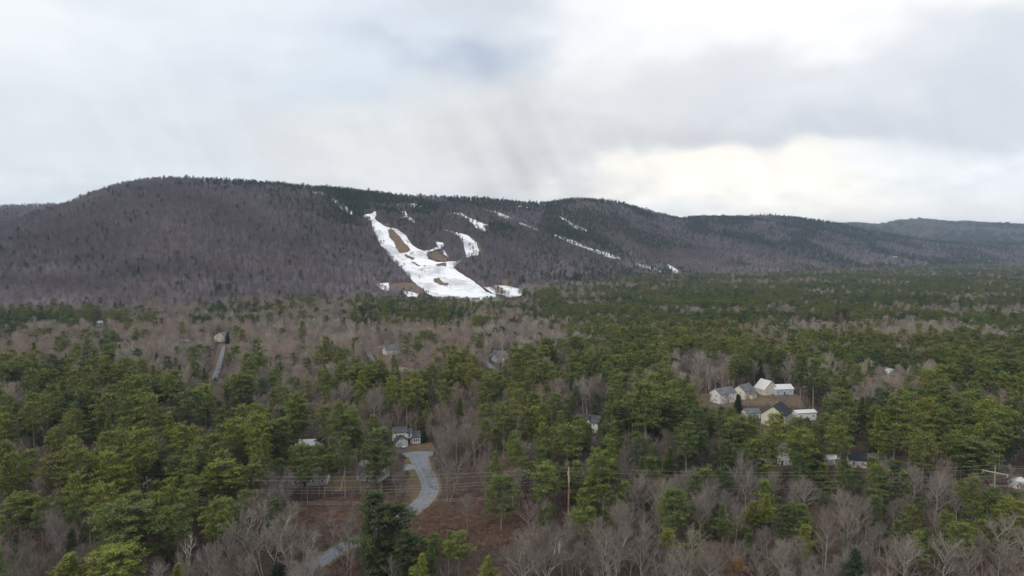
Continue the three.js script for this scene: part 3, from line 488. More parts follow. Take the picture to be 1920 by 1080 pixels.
{
  const q = hit(1676, 486), b = thing('house', 'lone white roof far off at the foot of the dark ridge', 'house', q, 0.4);
  block(b, { w: 34, d: 16, h: 8, rise: 6, axis: 'x', wall: P.white, roof: P.paleroof }); win(b, 0, 4, 8.05, 3, 3);
}
// chairlift towers on the broad run
[[727, 428], [795, 508], [823, 516], [845, 545]].forEach(([x, y], i) => {
  const q = hit(x, y); if (!q) return;
  const t = thing('lift_tower', ['grey chairlift tower highest on the broad run', 'grey chairlift tower in the middle of the broad run', 'grey chairlift tower below the brown patches of the broad run', 'grey chairlift tower lowest on the broad run'][i], 'lift tower', q, 0.5);
  part('pole', new THREE.CylinderGeometry(0.4, 0.55, 12, 10).translate(0, 6, 0), P.steel, t); part('crossarm', box(6, 0.5, 0.5, 0, 12.2, 0), P.steel, t); for (const s of [-1, 1]) part('wheel_frame', box(0.4, 0.6, 3, s * 2.7, 11.65, 0), P.steel, t);
});

// the power line: timber structures of two poles with a long crossarm, and eight wires
const wires = Array.from({ length: 8 }, () => []);
function structure(name, label, px, py, top, { lean = 0, single = false, arm = 7.5, shift = 0.5, turn = 0 }) {
  const p = ground(px, py), t = thing(name, label, 'utility pole', p, turn);
  let h = 12; while (toPx(p[0], h, p[2])[1] > top) h += 0.1;
  const pole = (x, z, hh, m) => part('pole', new THREE.CylinderGeometry(single ? 0.2 : 0.3, single ? 0.28 : 0.4, hh, 12).translate(x, hh / 2 - 0.2, z), m, t);
  if (single) pole(0, 0, h, P.oldtimber); else { pole(-shift / 2, 2.2, h - 0.4, P.timber); pole(shift / 2, -2.2, h, P.oldtimber); }
  const y = h - 2.6;
  for (const s of [-1, 1]) part('crossarm', box(0.14, 0.3, arm, (single ? 0 : shift / 2 * -s) + s * 0.3, y, 0), P.oldtimber, t);
  if (!single) { part('brace', box(0.12, 0.2, 6.4, 0, 0, 0).rotateX(0.72).translate(0.26, y - 3.4, 0), P.timber, t); part('brace', box(0.12, 0.2, 6.4, 0, 0, 0).rotateX(-0.72).translate(-0.26, y - 3.4, 0), P.timber, t); }
  const c = cos(turn), s = sin(turn), world = (x, yy, z) => new THREE.Vector3(p[0] + x * c + z * s, yy, p[2] - x * s + z * c);
  [-arm / 2 + 0.3, 0, arm / 2 - 0.3].forEach((z, i) => {
    const q = part('insulator', new THREE.LatheGeometry([[0.03, 0], [0.12, 0.1], [0.05, 0.2], [0.13, 0.35], [0.05, 0.45], [0.13, 0.6], [0.05, 0.7], [0.13, 0.85], [0.03, 1.0]].map(([a, b]) => new THREE.Vector2(a, -b)), 10).translate(0, y - 0.15, z), P.porcelain, t);
    wires[i].push(world(0, y - 1.16, z));
  });
  [-2.2, 2.2].forEach((z, i) => wires[3 + i].push(world(0, h - 0.25, z)));
  part('lower_arm', box(0.14, 0.22, 3, single ? 0.25 : 0.42, y - 5.2, single ? 0 : 2.2), P.oldtimber, t);
  [-1.3, 0, 1.3].forEach((z, i) => wires[5 + i].push(world(0.42, y - 5.05, (single ? 0 : 2.2) + z)));
  return t;
}
const lineTurn = 0.03;
{ const a = ground(277, 962), b = ground(1066, 962), d = [b[0] - a[0], b[2] - a[2]], o = toPx(a[0] - d[0] * 0.8, 19, a[2] - d[1] * 0.8); wires.forEach((w, i) => w.push(new THREE.Vector3(a[0] - d[0] * 0.8, [16, 16, 16, 19, 19, 11, 11, 11][i], a[2] - d[1] * 0.8 + [-3, 0, 3, -2, 2, -1, 0.3, 1.6][i]))); }
structure('power_pole', 'slim grey power pole rising among dark pines beside the pale twigs', 277, 962, 891, { single: true, arm: 6, turn: lineTurn });
structure('power_structure', 'weathered timber power structure of two poles beyond the leafless thicket', 1066, 966, 879, { turn: lineTurn });
structure('power_pole', 'grey power pole with a slanting crossarm among pines near the pale shed roof', 1863, 952, 874, { single: true, arm: 8.5, turn: 0.75 });
{ const a = ground(1863, 952); wires.forEach((w, i) => w.push(new THREE.Vector3(a[0] + 110, [16, 16, 16, 19, 19, 11, 11, 11][i], a[2] + 4 + [-3, 0, 3, -2, 2, -1, 0.3, 1.6][i]))); }
['rearmost conductor wire on the crossarm tips', 'middle conductor wire under the crossarm', 'nearest conductor wire on the crossarm tips', 'rear shield wire on the pole tops, highest in view', 'front shield wire on the pole tops', 'rear wire of the lower crossarm', 'middle wire of the lower crossarm', 'front wire of the lower crossarm, lowest in view'].forEach((label, i) => {
  const pts = [];
  for (let k = 0; k + 1 < wires[i].length; k++) for (let s = 0; s < 24; s++) { const t = s / 24, q = wires[i][k].clone().lerp(wires[i][k + 1], t), span = wires[i][k].distanceTo(wires[i][k + 1]); q.y -= 4 * t * (1 - t) * span * (i < 3 ? 0.02 : i < 5 ? 0.014 : 0.024); pts.push(q); }
  pts.push(wires[i].at(-1));
  tag(add(new THREE.Mesh(new THREE.TubeGeometry(new THREE.CatmullRomCurve3(pts), pts.length * 2, 0.015, 4), P.wire), 'power_wire'), label + ' of the power line', 'wire');
});
{
  const t = thing('lawn_pole', 'white slanted pole with a short top bar on the tan lawn', 'pole', ground(638, 921), 0.2);
  part('post', new THREE.CylinderGeometry(0.1, 0.12, 8.2, 8).rotateZ(-0.24).translate(0.9, 3.95, 0), P.trim, t); part('top_bar', box(2.6, 0.16, 0.16, 3.1, 7.85, 0), P.trim, t);
}
// ------------------------------------------------------------------ the woods
// how much of the canopy is pine (0 none ... 9 all) and where no tree stands (-), by photo row and by columns of 60 px
const CANOPY = [
  [500, '11111111111111111111112345667777'], [530, '11111111111111111356778888888888'], [562, '24442233344577656999999998999999'], [590, '88886367754778777889998878987899'],
  [620, '42223110121111131256788853632389'], [650, '33773111111112341146788888887899'], [680, '44322122226432256679913777777888'], [710, '78877777738866999999911299679999'],
  [740, '49999999222567532299984---995888'], [770, '88888796222111366899999--8999999'], [800, '88888488993231199999999999999999'], [830, '88777888999693--1999998899999999'],
  [860, '77737888888738-2879388888888888 '], [890, '63888889465588-17889333666777777'], [920, '95888888322559--8891248999699999'], [950, '88778888600078--5561699599979999'],
  [980, '845988880000288-1001386268556777'], [1010, '11195600 0--288-0000044111122222'], [1040, '15660000 0-2683-1310000001700111'], [1070, '488626000--2765-3450000001100000'], [1110, '488626000000765-3450000001100000'],
];
function canopy(px, py) {
  if (py > 1135) py = 1135;
  let i = 0; while (i + 1 < CANOPY.length && abs(CANOPY[i + 1][0] - py) < abs(CANOPY[i][0] - py)) i++;
  const ch = CANOPY[i][1][clamp(floor(px / 60), 0, 31)];
  return ch === '-' ? -1 : ch === ' ' || ch === undefined ? 0.1 : +ch / 9;
}
// things that the photograph shows free of trees: [x0, y0, x1, y1, photo row of their foot, share of the trees that stay]
const OPEN = [
  [731, 800, 784, 840, 838, 0], [770, 828, 815, 850, 850, 0.05], [755, 846, 815, 862, 862, 0.05], [776, 862, 806, 900, 900, 0.03], [785, 895, 822, 948, 950, 0.1], [764, 905, 790, 940, 940, 0.25], [1077, 775, 1121, 781, 806, 0], [1312, 726, 1376, 756, 756, 0.05],
  [1376, 716, 1416, 746, 748, 0], [1416, 713, 1484, 740, 742, 0], [1425, 757, 1484, 771, 792, 0], [1398, 764, 1420, 774, 786, 0.1], [1486, 765, 1528, 784, 786, 0], [1490, 720, 1502, 738, 740, 0.1], [1600, 731, 1640, 746, 752, 0.5], [1662, 696, 1674, 702, 708, 0.3], [1598, 698, 1610, 704, 709, 0.6], [1788, 724, 1798, 730, 731, 0.6],
  [1422, 838, 1476, 864, 868, 0.75], [1594, 848, 1616, 872, 874, 0.04], [1546, 855, 1566, 868, 869, 0.6], [563, 824, 606, 834, 842, 0.6], [1600, 835, 1625, 848, 850, 0.1], [1640, 842, 1662, 858, 860, 0.6],
  [402, 616, 432, 644, 642, 0], [410, 640, 427, 660, 652, 0.02], [403, 660, 422, 684, 672, 0.02], [394, 680, 414, 708, 696, 0.02], [360, 630, 388, 640, 643, 0.7], [338, 637, 354, 642, 644, 0.4], [720, 646, 748, 660, 664, 0.3], [750, 677, 782, 692, 698, 0.15], [756, 668, 770, 674, 676, 0.6], [926, 658, 950, 674, 678, 0.25], [684, 645, 720, 676, 680, 0.08], [902, 674, 926, 690, 694, 0.2], [183, 603, 193, 612, 612, 0.1],
  [925, 553, 942, 562, 566, 0], [884, 554, 902, 562, 567, 0], [702, 528, 978, 555, 560, 0.02], [540, 1010, 700, 1080, 1120, 0.5], [1058, 876, 1074, 955, 966, 0.02], [1850, 872, 1880, 912, 952, 0.05], [270, 889, 284, 905, 962, 0.1], [1890, 900, 1915, 910, 912, 0.1], [560, 930, 690, 985, 990, 0.12], [830, 930, 1000, 995, 1000, 0.35], [690, 870, 708, 892, 896, 0.6], [620, 905, 690, 922, 930, 0.7], [1664, 478, 1688, 487, 487, 0],
];
function sizeInView(p, H, R, bare) {
  const b = toPx(p[0], p[1], p[2]), t = toPx(p[0], p[1] + H, p[2]), w = R * F / b[2];
  return { x: b[0], foot: b[1], top: t[1], w, low: lerp(t[1], b[1], bare ? 1 : 0.66) };
}
function hides(v, open, roll) { for (const [x0, y0, x1, y1, foot, keep] of open) if (v.foot > foot - 1 && v.x + v.w * 0.8 > x0 && v.x - v.w * 0.8 < x1 && v.top < y1 && v.low > y0 && roll >= keep) return true; return false; }
const pads = [];                                                     // feet of houses and poles, kept free
scene.children.forEach((o) => { if (o.isGroup && o.userData.category) pads.push([o.position.x, o.position.z, /house|lodge/.test(o.name) ? 9 : 3.5]); });

// the trees that stand out, each with a label of its own: [kind, shape, tone, photo column, row of its foot, row of its top, half width px (0: as grown), label]
const STAR = [
  ['pine', 2, 1, 715, 925, 808, 33, 'big dense dark pine with a yellow-tinged side in front of the grey-roofed house'], ['pine', 4, 3, 703, 918, 838, 20, 'narrow yellow-green pine beside the big dense pine at the road bend'], ['pine', 0, 1, 365, 838, 733, 36, 'big broad pine standing alone before the dark trunk gap'],
  ['pine', 5, 3, 1436, 1010, 927, 19, 'small vivid yellow-green pine above mauve bare crowns'], ['pine', 5, 3, 914, 1125, 1044, 19, 'small golden-green pine at the bottom edge beside the big leafless thicket'], ['pine', 0, 1, 1262, 1040, 918, 36, 'round dark green pine beside the pale rounded bare crown'],
  ['pine', 0, 2, 1022, 975, 874, 38, 'broad olive pine just beside the timber power structure'], ['pine', 2, 1, 940, 1000, 897, 32, 'dark pine standing in the russet clearing'], ['pine', 2, 1, 235, 1085, 952, 54, 'largest broad pine low among bare grey trees'], ['pine', 1, 3, 418, 965, 868, 34, 'tall yellow-green pine beside the pale twig thicket'],
  ['pine', 2, 3, 222, 1140, 1032, 44, 'broad bright pine at the bottom edge below the largest pine'], ['pine', 5, 3, 132, 1140, 1040, 34, 'light green pine cut by the bottom edge'], ['pine', 5, 3, 335, 1140, 1058, 18, 'small light green pine at the bottom edge beside a birch'],
  ['pine', 1, 2, 1063, 905, 800, 28, 'upright olive pine behind the timber power structure'], ['pine', 2, 1, 455, 790, 706, 28, 'shapely dark pine before mauve bare woods'], ['pine', 0, 2, 1210, 865, 720, 46, 'tall broad olive pine on the crest of the big pine stand'],
  ['pine', 5, 3, 790, 1130, 1040, 20, 'small green pine at the bottom edge beside the dead forked tree'], ['pine', 2, 2, 40, 1010, 930, 30, 'bright green pine at the left frame edge'], ['pine', 5, 4, 1410, 1010, 940, 22, 'sparse bronze pine beside the vivid yellow-green one'], ['pine', 2, 1, 1822, 925, 828, 36, 'broad twin-lobed dark pine behind the crossarm pole'],
  ['pine', 4, 2, 1540, 935, 868, 22, 'dense conical olive pine in front of the white sheds'], ['pine', 1, 2, 860, 1090, 1000, 24, 'thin olive pine in the brush beside the russet clearing'], ['pine', 4, 1, 1255, 905, 838, 15, 'slim dark pine before a leafless reddish trunk group'],
  ['spruce', 0, 1, 1606, 1110, 1030, 24, 'black-green spruce low among reddish bare trees'], ['pine', 1, 1, 1500, 776, 668, 18, 'tall dark pine at the edge of the brown yards beside the low pale blue house'], ['pine', 3, 1, 1524, 782, 674, 20, 'tall high-crowned pine behind the white flat-looking shed'], ['bare', 0, 2, 1364, 776, 736, 16, 'small bare tree in front of the white end house'], ['bare', 2, 2, 1446, 768, 736, 10, 'thin bare tree before the steep cream gable'], ['bare', 1, 2, 1404, 774, 742, 12, 'small bare tree in front of the cream house with the lower wing'], ['bare', 3, 1, 1472, 766, 736, 12, 'bare tree before the low pale blue house'], ['bare', 0, 3, 1328, 778, 736, 15, 'russet bare tree at the side of the white end house'], ['spruce', 0, 0, 428, 644, 624, 7, 'dark spruce before the cream gabled far house'], ['spruce', 0, 0, 1385, 778, 740, 12, 'dark spruce at the edge of the brown yards'],
  ['evergreen', 0, 1, 704, 1075, 928, 40, 'massive dark evergreen behind the dead forked tree'], ['evergreen', 0, 1, 740, 1072, 948, 36, 'dark evergreen close behind the dead forked tree, merging with the massive one'], ['evergreen', 0, 1, 768, 1088, 1000, 26, 'smaller dark evergreen at the foot of the dead forked tree'], ['spruce', 0, 1, 520, 1085, 1035, 16, 'low dark spruce beside the lower road'], ['spruce', 0, 0, 795, 829, 806, 10, 'dark evergreen behind the end wall of the white house'],
  ['bare', 0, 2, 1312, 1030, 922, 26, 'pale rounded bare tree between dark pines'], ['bare', 0, 2, 1504, 975, 896, 27, 'pale bare crown in front of young pines'], ['bare', 1, 2, 1752, 985, 893, 26, 'pale bare crown near the crossarm pole'], ['bare', 0, 3, 1606, 1025, 930, 20, 'reddish budding bare tree among dark pines'], ['bare', 5, 0, 1003, 1120, 1000, 58, 'wide many-stemmed leafless tree in the brush thicket'],
  ['bare', 4, 2, 877, 1005, 925, 15, 'slender pale leafless tree at the edge of the russet clearing'], ['bare', 3, 0, 838, 945, 856, 36, 'spreading leafless tree leaning over the winding road'], ['bare', 5, 2, 500, 1085, 945, 52, 'wide pale twiggy tree beside the russet clearing'], ['bare', 3, 2, 565, 1090, 990, 40, 'broad pale bare tree before the lower road'], ['bare', 3, 1, 648, 1062, 962, 34, 'rounded mauve bare tree over the hidden bend of the road'],
  ['bare', 1, 2, 1690, 1120, 1010, 40, 'pale leafless tree beside the low black-green spruce'], ['bare', 1, 2, 1765, 1120, 1015, 38, 'greyish leafless tree with rising limbs near the bottom edge'], ['bare', 3, 2, 1885, 1080, 975, 40, 'leafless tree with fanned limbs at the right frame edge'], ['bare', 4, 3, 1545, 1085, 955, 22, 'tall slim russet bare tree above the forest floor'], ['bare', 0, 2, 700, 810, 728, 22, 'rounded bare tree among tall trunks behind the white house'],
  ['bare', 2, 0, 1295, 720, 650, 28, 'rounded mauve bare tree beside the brown yards'], ['bare', 5, 1, 1140, 1120, 985, 46, 'wide mauve-grey thicket tree before the power structure'],
];
const DEAD = bareShape(909, { H: 19, R: 5, from: 0.35, dense: 0.45, limb: [0.42, 0.41, 0.38], twig: [0.36, 0.34, 0.31] }), BIRCH = bareShape(911, { H: 17, R: 3, from: 0.45, stems: 2, limb: [0.6, 0.57, 0.52], twig: [0.24, 0.2, 0.18], dense: 0.6 }), BEECH = bareShape(913, { H: 9, R: 3.4, from: 0.15, leaves: 1 });
for (const s of [DEAD, BIRCH, BEECH]) s.trunkGeo = s.trunk.build(), s.crownGeo = s.crown.build();
const r0 = rng(4242), kept = [];
function plant(name, label, category, shape, p, scale, turn, crownMat, group, squash = 1) {
  const o = thing(name, label, category, p, turn, group);
  part('trunk', shape.trunkGeo, WOOD, o); part('crown', shape.crownGeo, crownMat, o); o.scale.set(scale * squash, scale, scale * squash); return o;
}
const starOpen = [];
for (const [kind, shape, tone, px, foot, top, half, label] of STAR) {
  const p = hit(px, foot) ?? ground(px, foot), S = kind === 'pine' ? PINES[shape] : kind === 'spruce' ? SPRUCE : kind === 'evergreen' ? HEMLOCK : BARES[shape];
  let h = 4; while (toPx(p[0], p[1] + h, p[2])[1] > top && h < 60) h += 0.1;
  const k = h / S.H, w = half ? clamp(half * slant(p) / F / (S.R * k), 0.6, 2.2) : 1;
  plant({ pine: 'pine_tree', evergreen: 'evergreen_tree', spruce: 'spruce_tree', bare: 'bare_tree' }[kind], label, { pine: 'pine tree', evergreen: 'evergreen tree', spruce: 'spruce tree', bare: 'bare tree' }[kind], S, p, k, r0() * 6, (kind === 'bare' ? BARE_TONES : PINE_TONES)[tone][1], null, w);
  kept.push([p[0], p[2], S.R * k * w * 0.55 + 2]); const m = half * 0.75; starOpen.push([px - m, top + 2, px + m, lerp(top, foot, 0.62), foot, kind === 'bare' ? 0.25 : 0.12]);
}
for (const [name, label, cat, S, px, foot, top, m] of [
  ['dead_tree', 'dead forked tree with white limbs before the massive dark evergreen', 'dead tree', DEAD, 752, 1068, 968, WOOD], ['birch_tree', 'white-stemmed birch low among grey bare trees', 'birch tree', BIRCH, 352, 1088, 990, WOOD],
  ['beech_tree', 'small beech holding tan leaves at the bottom edge', 'beech tree', BEECH, 1384, 1095, 1048, WOOD], ['beech_tree', 'small tan-leaved beech far off among pines', 'beech tree', BEECH, 1578, 607, 594, WOOD],
]) {
  const p = ground(px, foot); let h = 3; while (toPx(p[0], h, p[2])[1] > top) h += 0.1;
  const H = { dead_tree: 19, birch_tree: 17, beech_tree: 9 }[name]; plant(name, label, cat, S, p, h / H, r0() * 6, m); kept.push([p[0], p[2], 3]); starOpen.push([px - 14, top, px + 14, lerp(top, foot, 0.6), foot, 0.1]);
}
OPEN.push(...starOpen);

// every other tree of the plain and the ridge: first where each stands
const trees = [];                                                    // { kind, shape, p, k, turn, tone, v }
const r1 = rng(99);
function scatter(r0m, r1m, step, azLo, azHi, low = false) {
  for (let r = r0m; r < r1m; r += step) {
    const da = step / r;
    for (let a = azLo; a < azHi; a += da) {
      const rr = r + (r1() - 0.5) * step * 0.95, aa = a + (r1() - 0.5) * da * 0.95, x = sin(aa) * rr, z = -cos(aa) * rr, roll = r1(), roll2 = r1(), roll3 = r1(), roll4 = r1(), turn = r1() * 6.28;
      const y = land(x, z), hill = y > 6, b = toPx(x, y, z);
      if (b[0] < -140 || b[0] > 2060) continue;
      let pine, bare = 1, size = 1;
      if (!hill) {
        const c = toPx(x, y + 15, z), q = canopy(c[0] + (roll2 - 0.5) * 24, c[1] + (roll3 - 0.5) * 12);
        if (q < 0) continue;
        const n = fbm(x / 45, z / 45, 31, 3), gap = smooth(0.56, 0.66, fbm(x / 120, z / 75, 131, 3)); pine = clamp(pow(q, 1.35) * lerp(0.45, 1.55, n) + (q > 0.8 ? 0.12 : 0)) * (1 - 0.85 * gap * smooth(430, 560, rr)) * (1 - 0.8 * smooth(0.55, 0.63, fbm(x / 34, z / 26, 171, 3)) * smooth(560, 460, rr));
        if (q < 0.02) pine = 0.02;
      } else {
        const [px, py] = b, n = fbm(x / 170, z / 170, 71, 4), crest = along(MAIN, aa, 2), near = smooth(260, 20, abs(crest - rr));
        if (rr > 5300 && y > 60) pine = 0.35;
        else {
          pine = 0.05 + 0.25 * smooth(250, 420, px) * near;
          pine += 0.75 * smooth(590, 680, px) * smooth(1020, 900, px) * smooth(470, 420, py) + 0.42 * smooth(880, 940, px) * smooth(1000, 980, px) * smooth(420, 400, py) + 0.64 * smooth(980, 1060, px) * smooth(505, 440, py) + 0.1 * smooth(480, 640, px) * smooth(440, 380, py);
          pine += 0.35 * smooth(1480, 1700, px) + 0.25 * smooth(60, 15, y) * smooth(900, 1200, px);
          pine = clamp(pine * lerp(0.2, 1.8, smooth(0.42, 0.6, n)), 0, 0.92);
        }
        size = rr > 3000 ? 1 : 0.84;
      }
      const isPine = !low && roll < pine;
      if (low && (pine > 0.4 || roll > 0.6)) continue;
      if (!hill && isPine && roll4 < lerp(0.3, 0.28, smooth(380, 520, rr))) continue;
      if (!isPine && roll4 < 0.05) continue;
      if (r < 900 && (kept.some(([u, v, s]) => hypot(x - u, z - v) < s) || pads.some(([u, v, s]) => hypot(x - u, z - v) < s))) continue;
      if ((hill || rr > 1000) && true) { const q = openHill.find((q) => inside(q, b[0], b[1])); if (q && roll3 > q.keep) continue; }
      if (rr < 1000 && openPlain.some((q) => inside(q, b[0], b[1]))) continue;
      if (rr < 420 && inside(russet, b[0], b[1]) && roll3 > (isPine ? 0.04 : 0.2)) continue;
      const young = (!hill && b[1] > 1000 && isPine ? 0.85 : 1) * (hill ? 1 : lerp(0.8, 1.16, fbm(x / 70, z / 70, 55, 3)) * (isPine ? lerp(1, 0.86, smooth(450, 900, rr)) : rr < 400 ? 0.92 : 1.1)); let k = size * young * (low ? 0.42 + 0.25 * roll2 : isPine ? 0.66 + 0.44 * roll2 + (roll3 < 0.05 ? 0.22 : 0) : 0.72 + 0.42 * roll2) * (hill && isPine ? 0.82 : 1);
      let v; const si = isPine ? (!hill && rr < 420 && roll3 < (b[1] > 955 && b[0] > 1080 ? 0.6 : 0.12) ? 7 : floor(hash(x * 8, z * 8, 5) * 6.99)) : floor(roll3 * 5.99), S = (isPine ? PINES : BARES)[si]; v = sizeInView([x, y, z], S.H * k, S.R * k, !isPine);
      if (v.top > 1085) continue;
      if (!hill && hides(v, OPEN, roll4)) { k *= 0.78; v = sizeInView([x, y, z], S.H * k, S.R * k, !isPine); if (hides(v, OPEN, roll4)) { k *= 0.78; v = sizeInView([x, y, z], S.H * k, S.R * k, !isPine); if (hides(v, OPEN, roll4)) continue; } }
      const tn = fbm(x / 60, z / 60, 88, 3) + (roll2 - 0.5) * 0.6;
      const nearTone = smooth(1000, 350, rr), tone = isPine ? (tn < lerp(0.5, 0.33, nearTone) ? 0 : tn < lerp(0.62, 0.46, nearTone) ? 1 : tn < lerp(0.8, 0.71, nearTone) ? 2 : tn < 0.8 ? 3 : 4) : (tn < 0.42 ? 0 : tn < 0.6 ? 1 : tn < 0.72 ? 2 : 3);
      trees.push({ kind: isPine ? 'pine' : 'bare', si, p: [x, y, z], k, turn, tone, v, hill, rr, hue: roll2, low, px: b[0] });
    }
  }
}
const W0 = -0.66, W1 = 0.66;
scatter(196, 1090, 6.6, W0, W1);
scatter(198, 400, 5.2, W0, W1, true);
scatter(1090, 2300, 8.6, W0, W1);
scatter(2300, 4200, 11.5, W0, W1);
scatter(4200, 6200, 17, -0.2, W1);

// the nearest of each kind are things of their own
const showing = trees.filter((t) => t.rr < 900 && !t.hill && !t.low && t.v.x > -8 && t.v.x < 1928 && t.v.top < 1066).sort((a, b) => a.rr - b.rr);
const LANDMARKS = [
  ['the white house', 759, 830], ['the road bend', 806, 916], ['the grey-roofed house', 700, 896], ['the long grey house', 575, 905], ['the timber power structure', 1066, 966], ['the crossarm pole', 1863, 952], ['the slim power pole', 277, 962], ['the slate-roofed shed', 1606, 874], ['the grey-white house', 1449, 868],
  ['the dead forked tree', 752, 1068], ['the largest pine', 235, 1085], ['the low black-green spruce', 1606, 1110], ['the vivid yellow-green pine', 1436, 1010], ['the russet clearing', 900, 970], ['the big leafless thicket', 1003, 1120], ['the birch', 352, 1088], ['the round dark pine', 1262, 1040], ['the cross-gabled house', 1104, 806], ['the black-roofed house', 1456, 794], ['the big lone pine', 365, 838], ['the cream low house', 582, 842], ['the right frame edge', 1900, 1040], ['the left frame edge', 20, 1040], ['the left frame edge', 20, 900], ['the right frame edge', 1900, 860], ['the pale bare crown', 1504, 975],
].map(([n, x, y]) => [n, ...ground(x, y)]);
function whereabouts([x, , z]) {
  let best = null, bd = 1e9; for (const l of LANDMARKS) { const d = hypot(x - l[1], z - l[3]); if (d < bd) { bd = d; best = l; } }
  const dx = x - best[1], dz = best[3] - z, how = bd < 11 ? 'close' : bd < 24 ? 'a bit' : bd < 48 ? 'well' : 'far';
  if (/frame edge/.test(best[0])) return (how === 'close' ? 'at ' : how + ' in from ') + best[0];
  if (abs(dz) > abs(dx)) return how + (dz > 0 ? ' beyond ' : ' before ') + best[0];
  return how + (dx > 0 ? ' right of ' : ' left of ') + best[0];
}
const ORD = ['', 'second', 'third', 'fourth', 'fifth', 'sixth', 'seventh', 'eighth', 'ninth', 'tenth', 'eleventh', 'twelfth', 'thirteenth', 'fourteenth'];
for (const kind of ['pine', 'bare']) {
  const own = showing.filter((t) => t.kind === kind).slice(0, 300 - STAR.filter((s) => s[0] === kind).length), by = new Map();
  for (const t of own) {
    t.own = true;
    const S = (kind === 'pine' ? PINES : BARES)[t.si], H = S.H * t.k, size = kind === 'pine' ? (H > 24 ? 'tall' : H > 17 ? 'mid-sized' : 'low') : (H > 17 ? 'tall' : H > 14 ? 'mid-sized' : 'low');
    const form = kind === 'pine' ? ['broad', 'airy', 'dome-topped', 'high-crowned', 'narrow', 'slim', 'spreading', 'young'][t.si] : ['upright', 'spreading', 'slim', 'three-stemmed', 'high-crowned', 'many-stemmed'][t.si];
    t.label = `${size} ${form} ${(kind === 'pine' ? PINE_TONES : BARE_TONES)[t.tone][0]} ${kind === 'pine' ? 'pine' : 'leafless tree'} ${whereabouts(t.p)}`;
    by.set(t.label, [...(by.get(t.label) ?? []), t]);
  }
  for (const same of by.values()) if (same.length > 1) same.sort((a, b) => a.px - b.px).forEach((t, i) => { t.label += ', ' + (i ? ORD[i] + ' from left' : 'leftmost'); });
  for (const t of own) { const w = t.label.split(' '); if (w.length > 15) { const all = new Set(own.map((q) => q.label)), cut = (i) => w.filter((_, j) => j !== i).join(' '); t.label = [cut(1), cut(0), cut(2)].find((q) => !all.has(q)) ?? cut(1); } }
  const protos = {};
  for (const t of own) {
    const key = t.si + '_' + t.tone, S = (kind === 'pine' ? PINES : BARES)[t.si], name = kind === 'pine' ? 'pine_tree' : 'bare_tree', cat = kind === 'pine' ? 'pine tree' : 'bare tree', group = kind === 'pine' ? 'pines of the near woods' : 'leafless trees of the near woods';
    if (!protos[key]) { protos[key] = plant(name, t.label, cat, S, t.p, t.k, t.turn, (kind === 'pine' ? PINE_TONES : BARE_TONES)[t.tone][1], group); continue; }
    const c = add(protos[key].clone(), name); c.position.set(...t.p); c.rotation.y = t.turn; c.scale.setScalar(t.k); tag(c, t.label, cat, group);
  }
}
// the rest, past counting, are masses
const rest = trees.filter((t) => !t.own), mtx = new THREE.Matrix4(), qt = new THREE.Quaternion(), up = new THREE.Vector3(0, 1, 0), tint = new THREE.Color();
function mass(name, label, list) {
  const root = tag(add(new THREE.Group(), name), label, null, null, 'stuff'), sets = new Map();
  for (const t of list) { const k = t.kind + t.si; sets.set(k, [...(sets.get(k) ?? []), t].length ? (sets.get(k) ?? sets.set(k, []).get(k)) : []); sets.get(k).push(t); }
  for (const [k, l] of sets) {
    const pine = k.startsWith('pine'), S = (pine ? PINES : BARES)[+k.slice(4)], im = new THREE.InstancedMesh(S.geo, WOOD, l.length);
    im.name = pine ? 'pine_trees' : 'bare_trees'; im.castShadow = im.receiveShadow = true;
    l.forEach((t, i) => {
      im.setMatrixAt(i, mtx.compose(new THREE.Vector3(...t.p), qt.setFromAxisAngle(up, t.turn), new THREE.Vector3(t.k, t.k, t.k)));
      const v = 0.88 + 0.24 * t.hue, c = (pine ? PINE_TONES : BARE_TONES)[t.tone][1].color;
      tint.copy(c).multiplyScalar(v * (pine || t.hill ? 1 : lerp(1, 1.42, smooth(360, 520, t.rr)) * lerp(1, 0.86, smooth(650, 1100, t.rr)))); if (t.hill) pine ? tint.multiply(new THREE.Color(0.5, 0.6, 0.72)) : tint.multiply(new THREE.Color(0.8, 0.81, 1.06)).multiplyScalar(lerp(1.4, 1, smooth(6, 95, t.p[1]))).multiplyScalar(lerp(0.45, 1.55, fbm(t.p[0] / 130, t.p[2] / 90, 12, 4)));  // bare ridge trees tinted blue: distance haze painted into their colour
      im.setColorAt(i, tint);
    });
    root.add(im);
  }
}
mass('pine_forest', 'green pine woods filling the plain', rest.filter((t) => !t.hill && t.kind === 'pine'));
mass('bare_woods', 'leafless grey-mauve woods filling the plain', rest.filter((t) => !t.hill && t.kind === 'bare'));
mass('ridge_forest', 'leafless woods and dark conifers clothing the ridge', rest.filter((t) => t.hill));
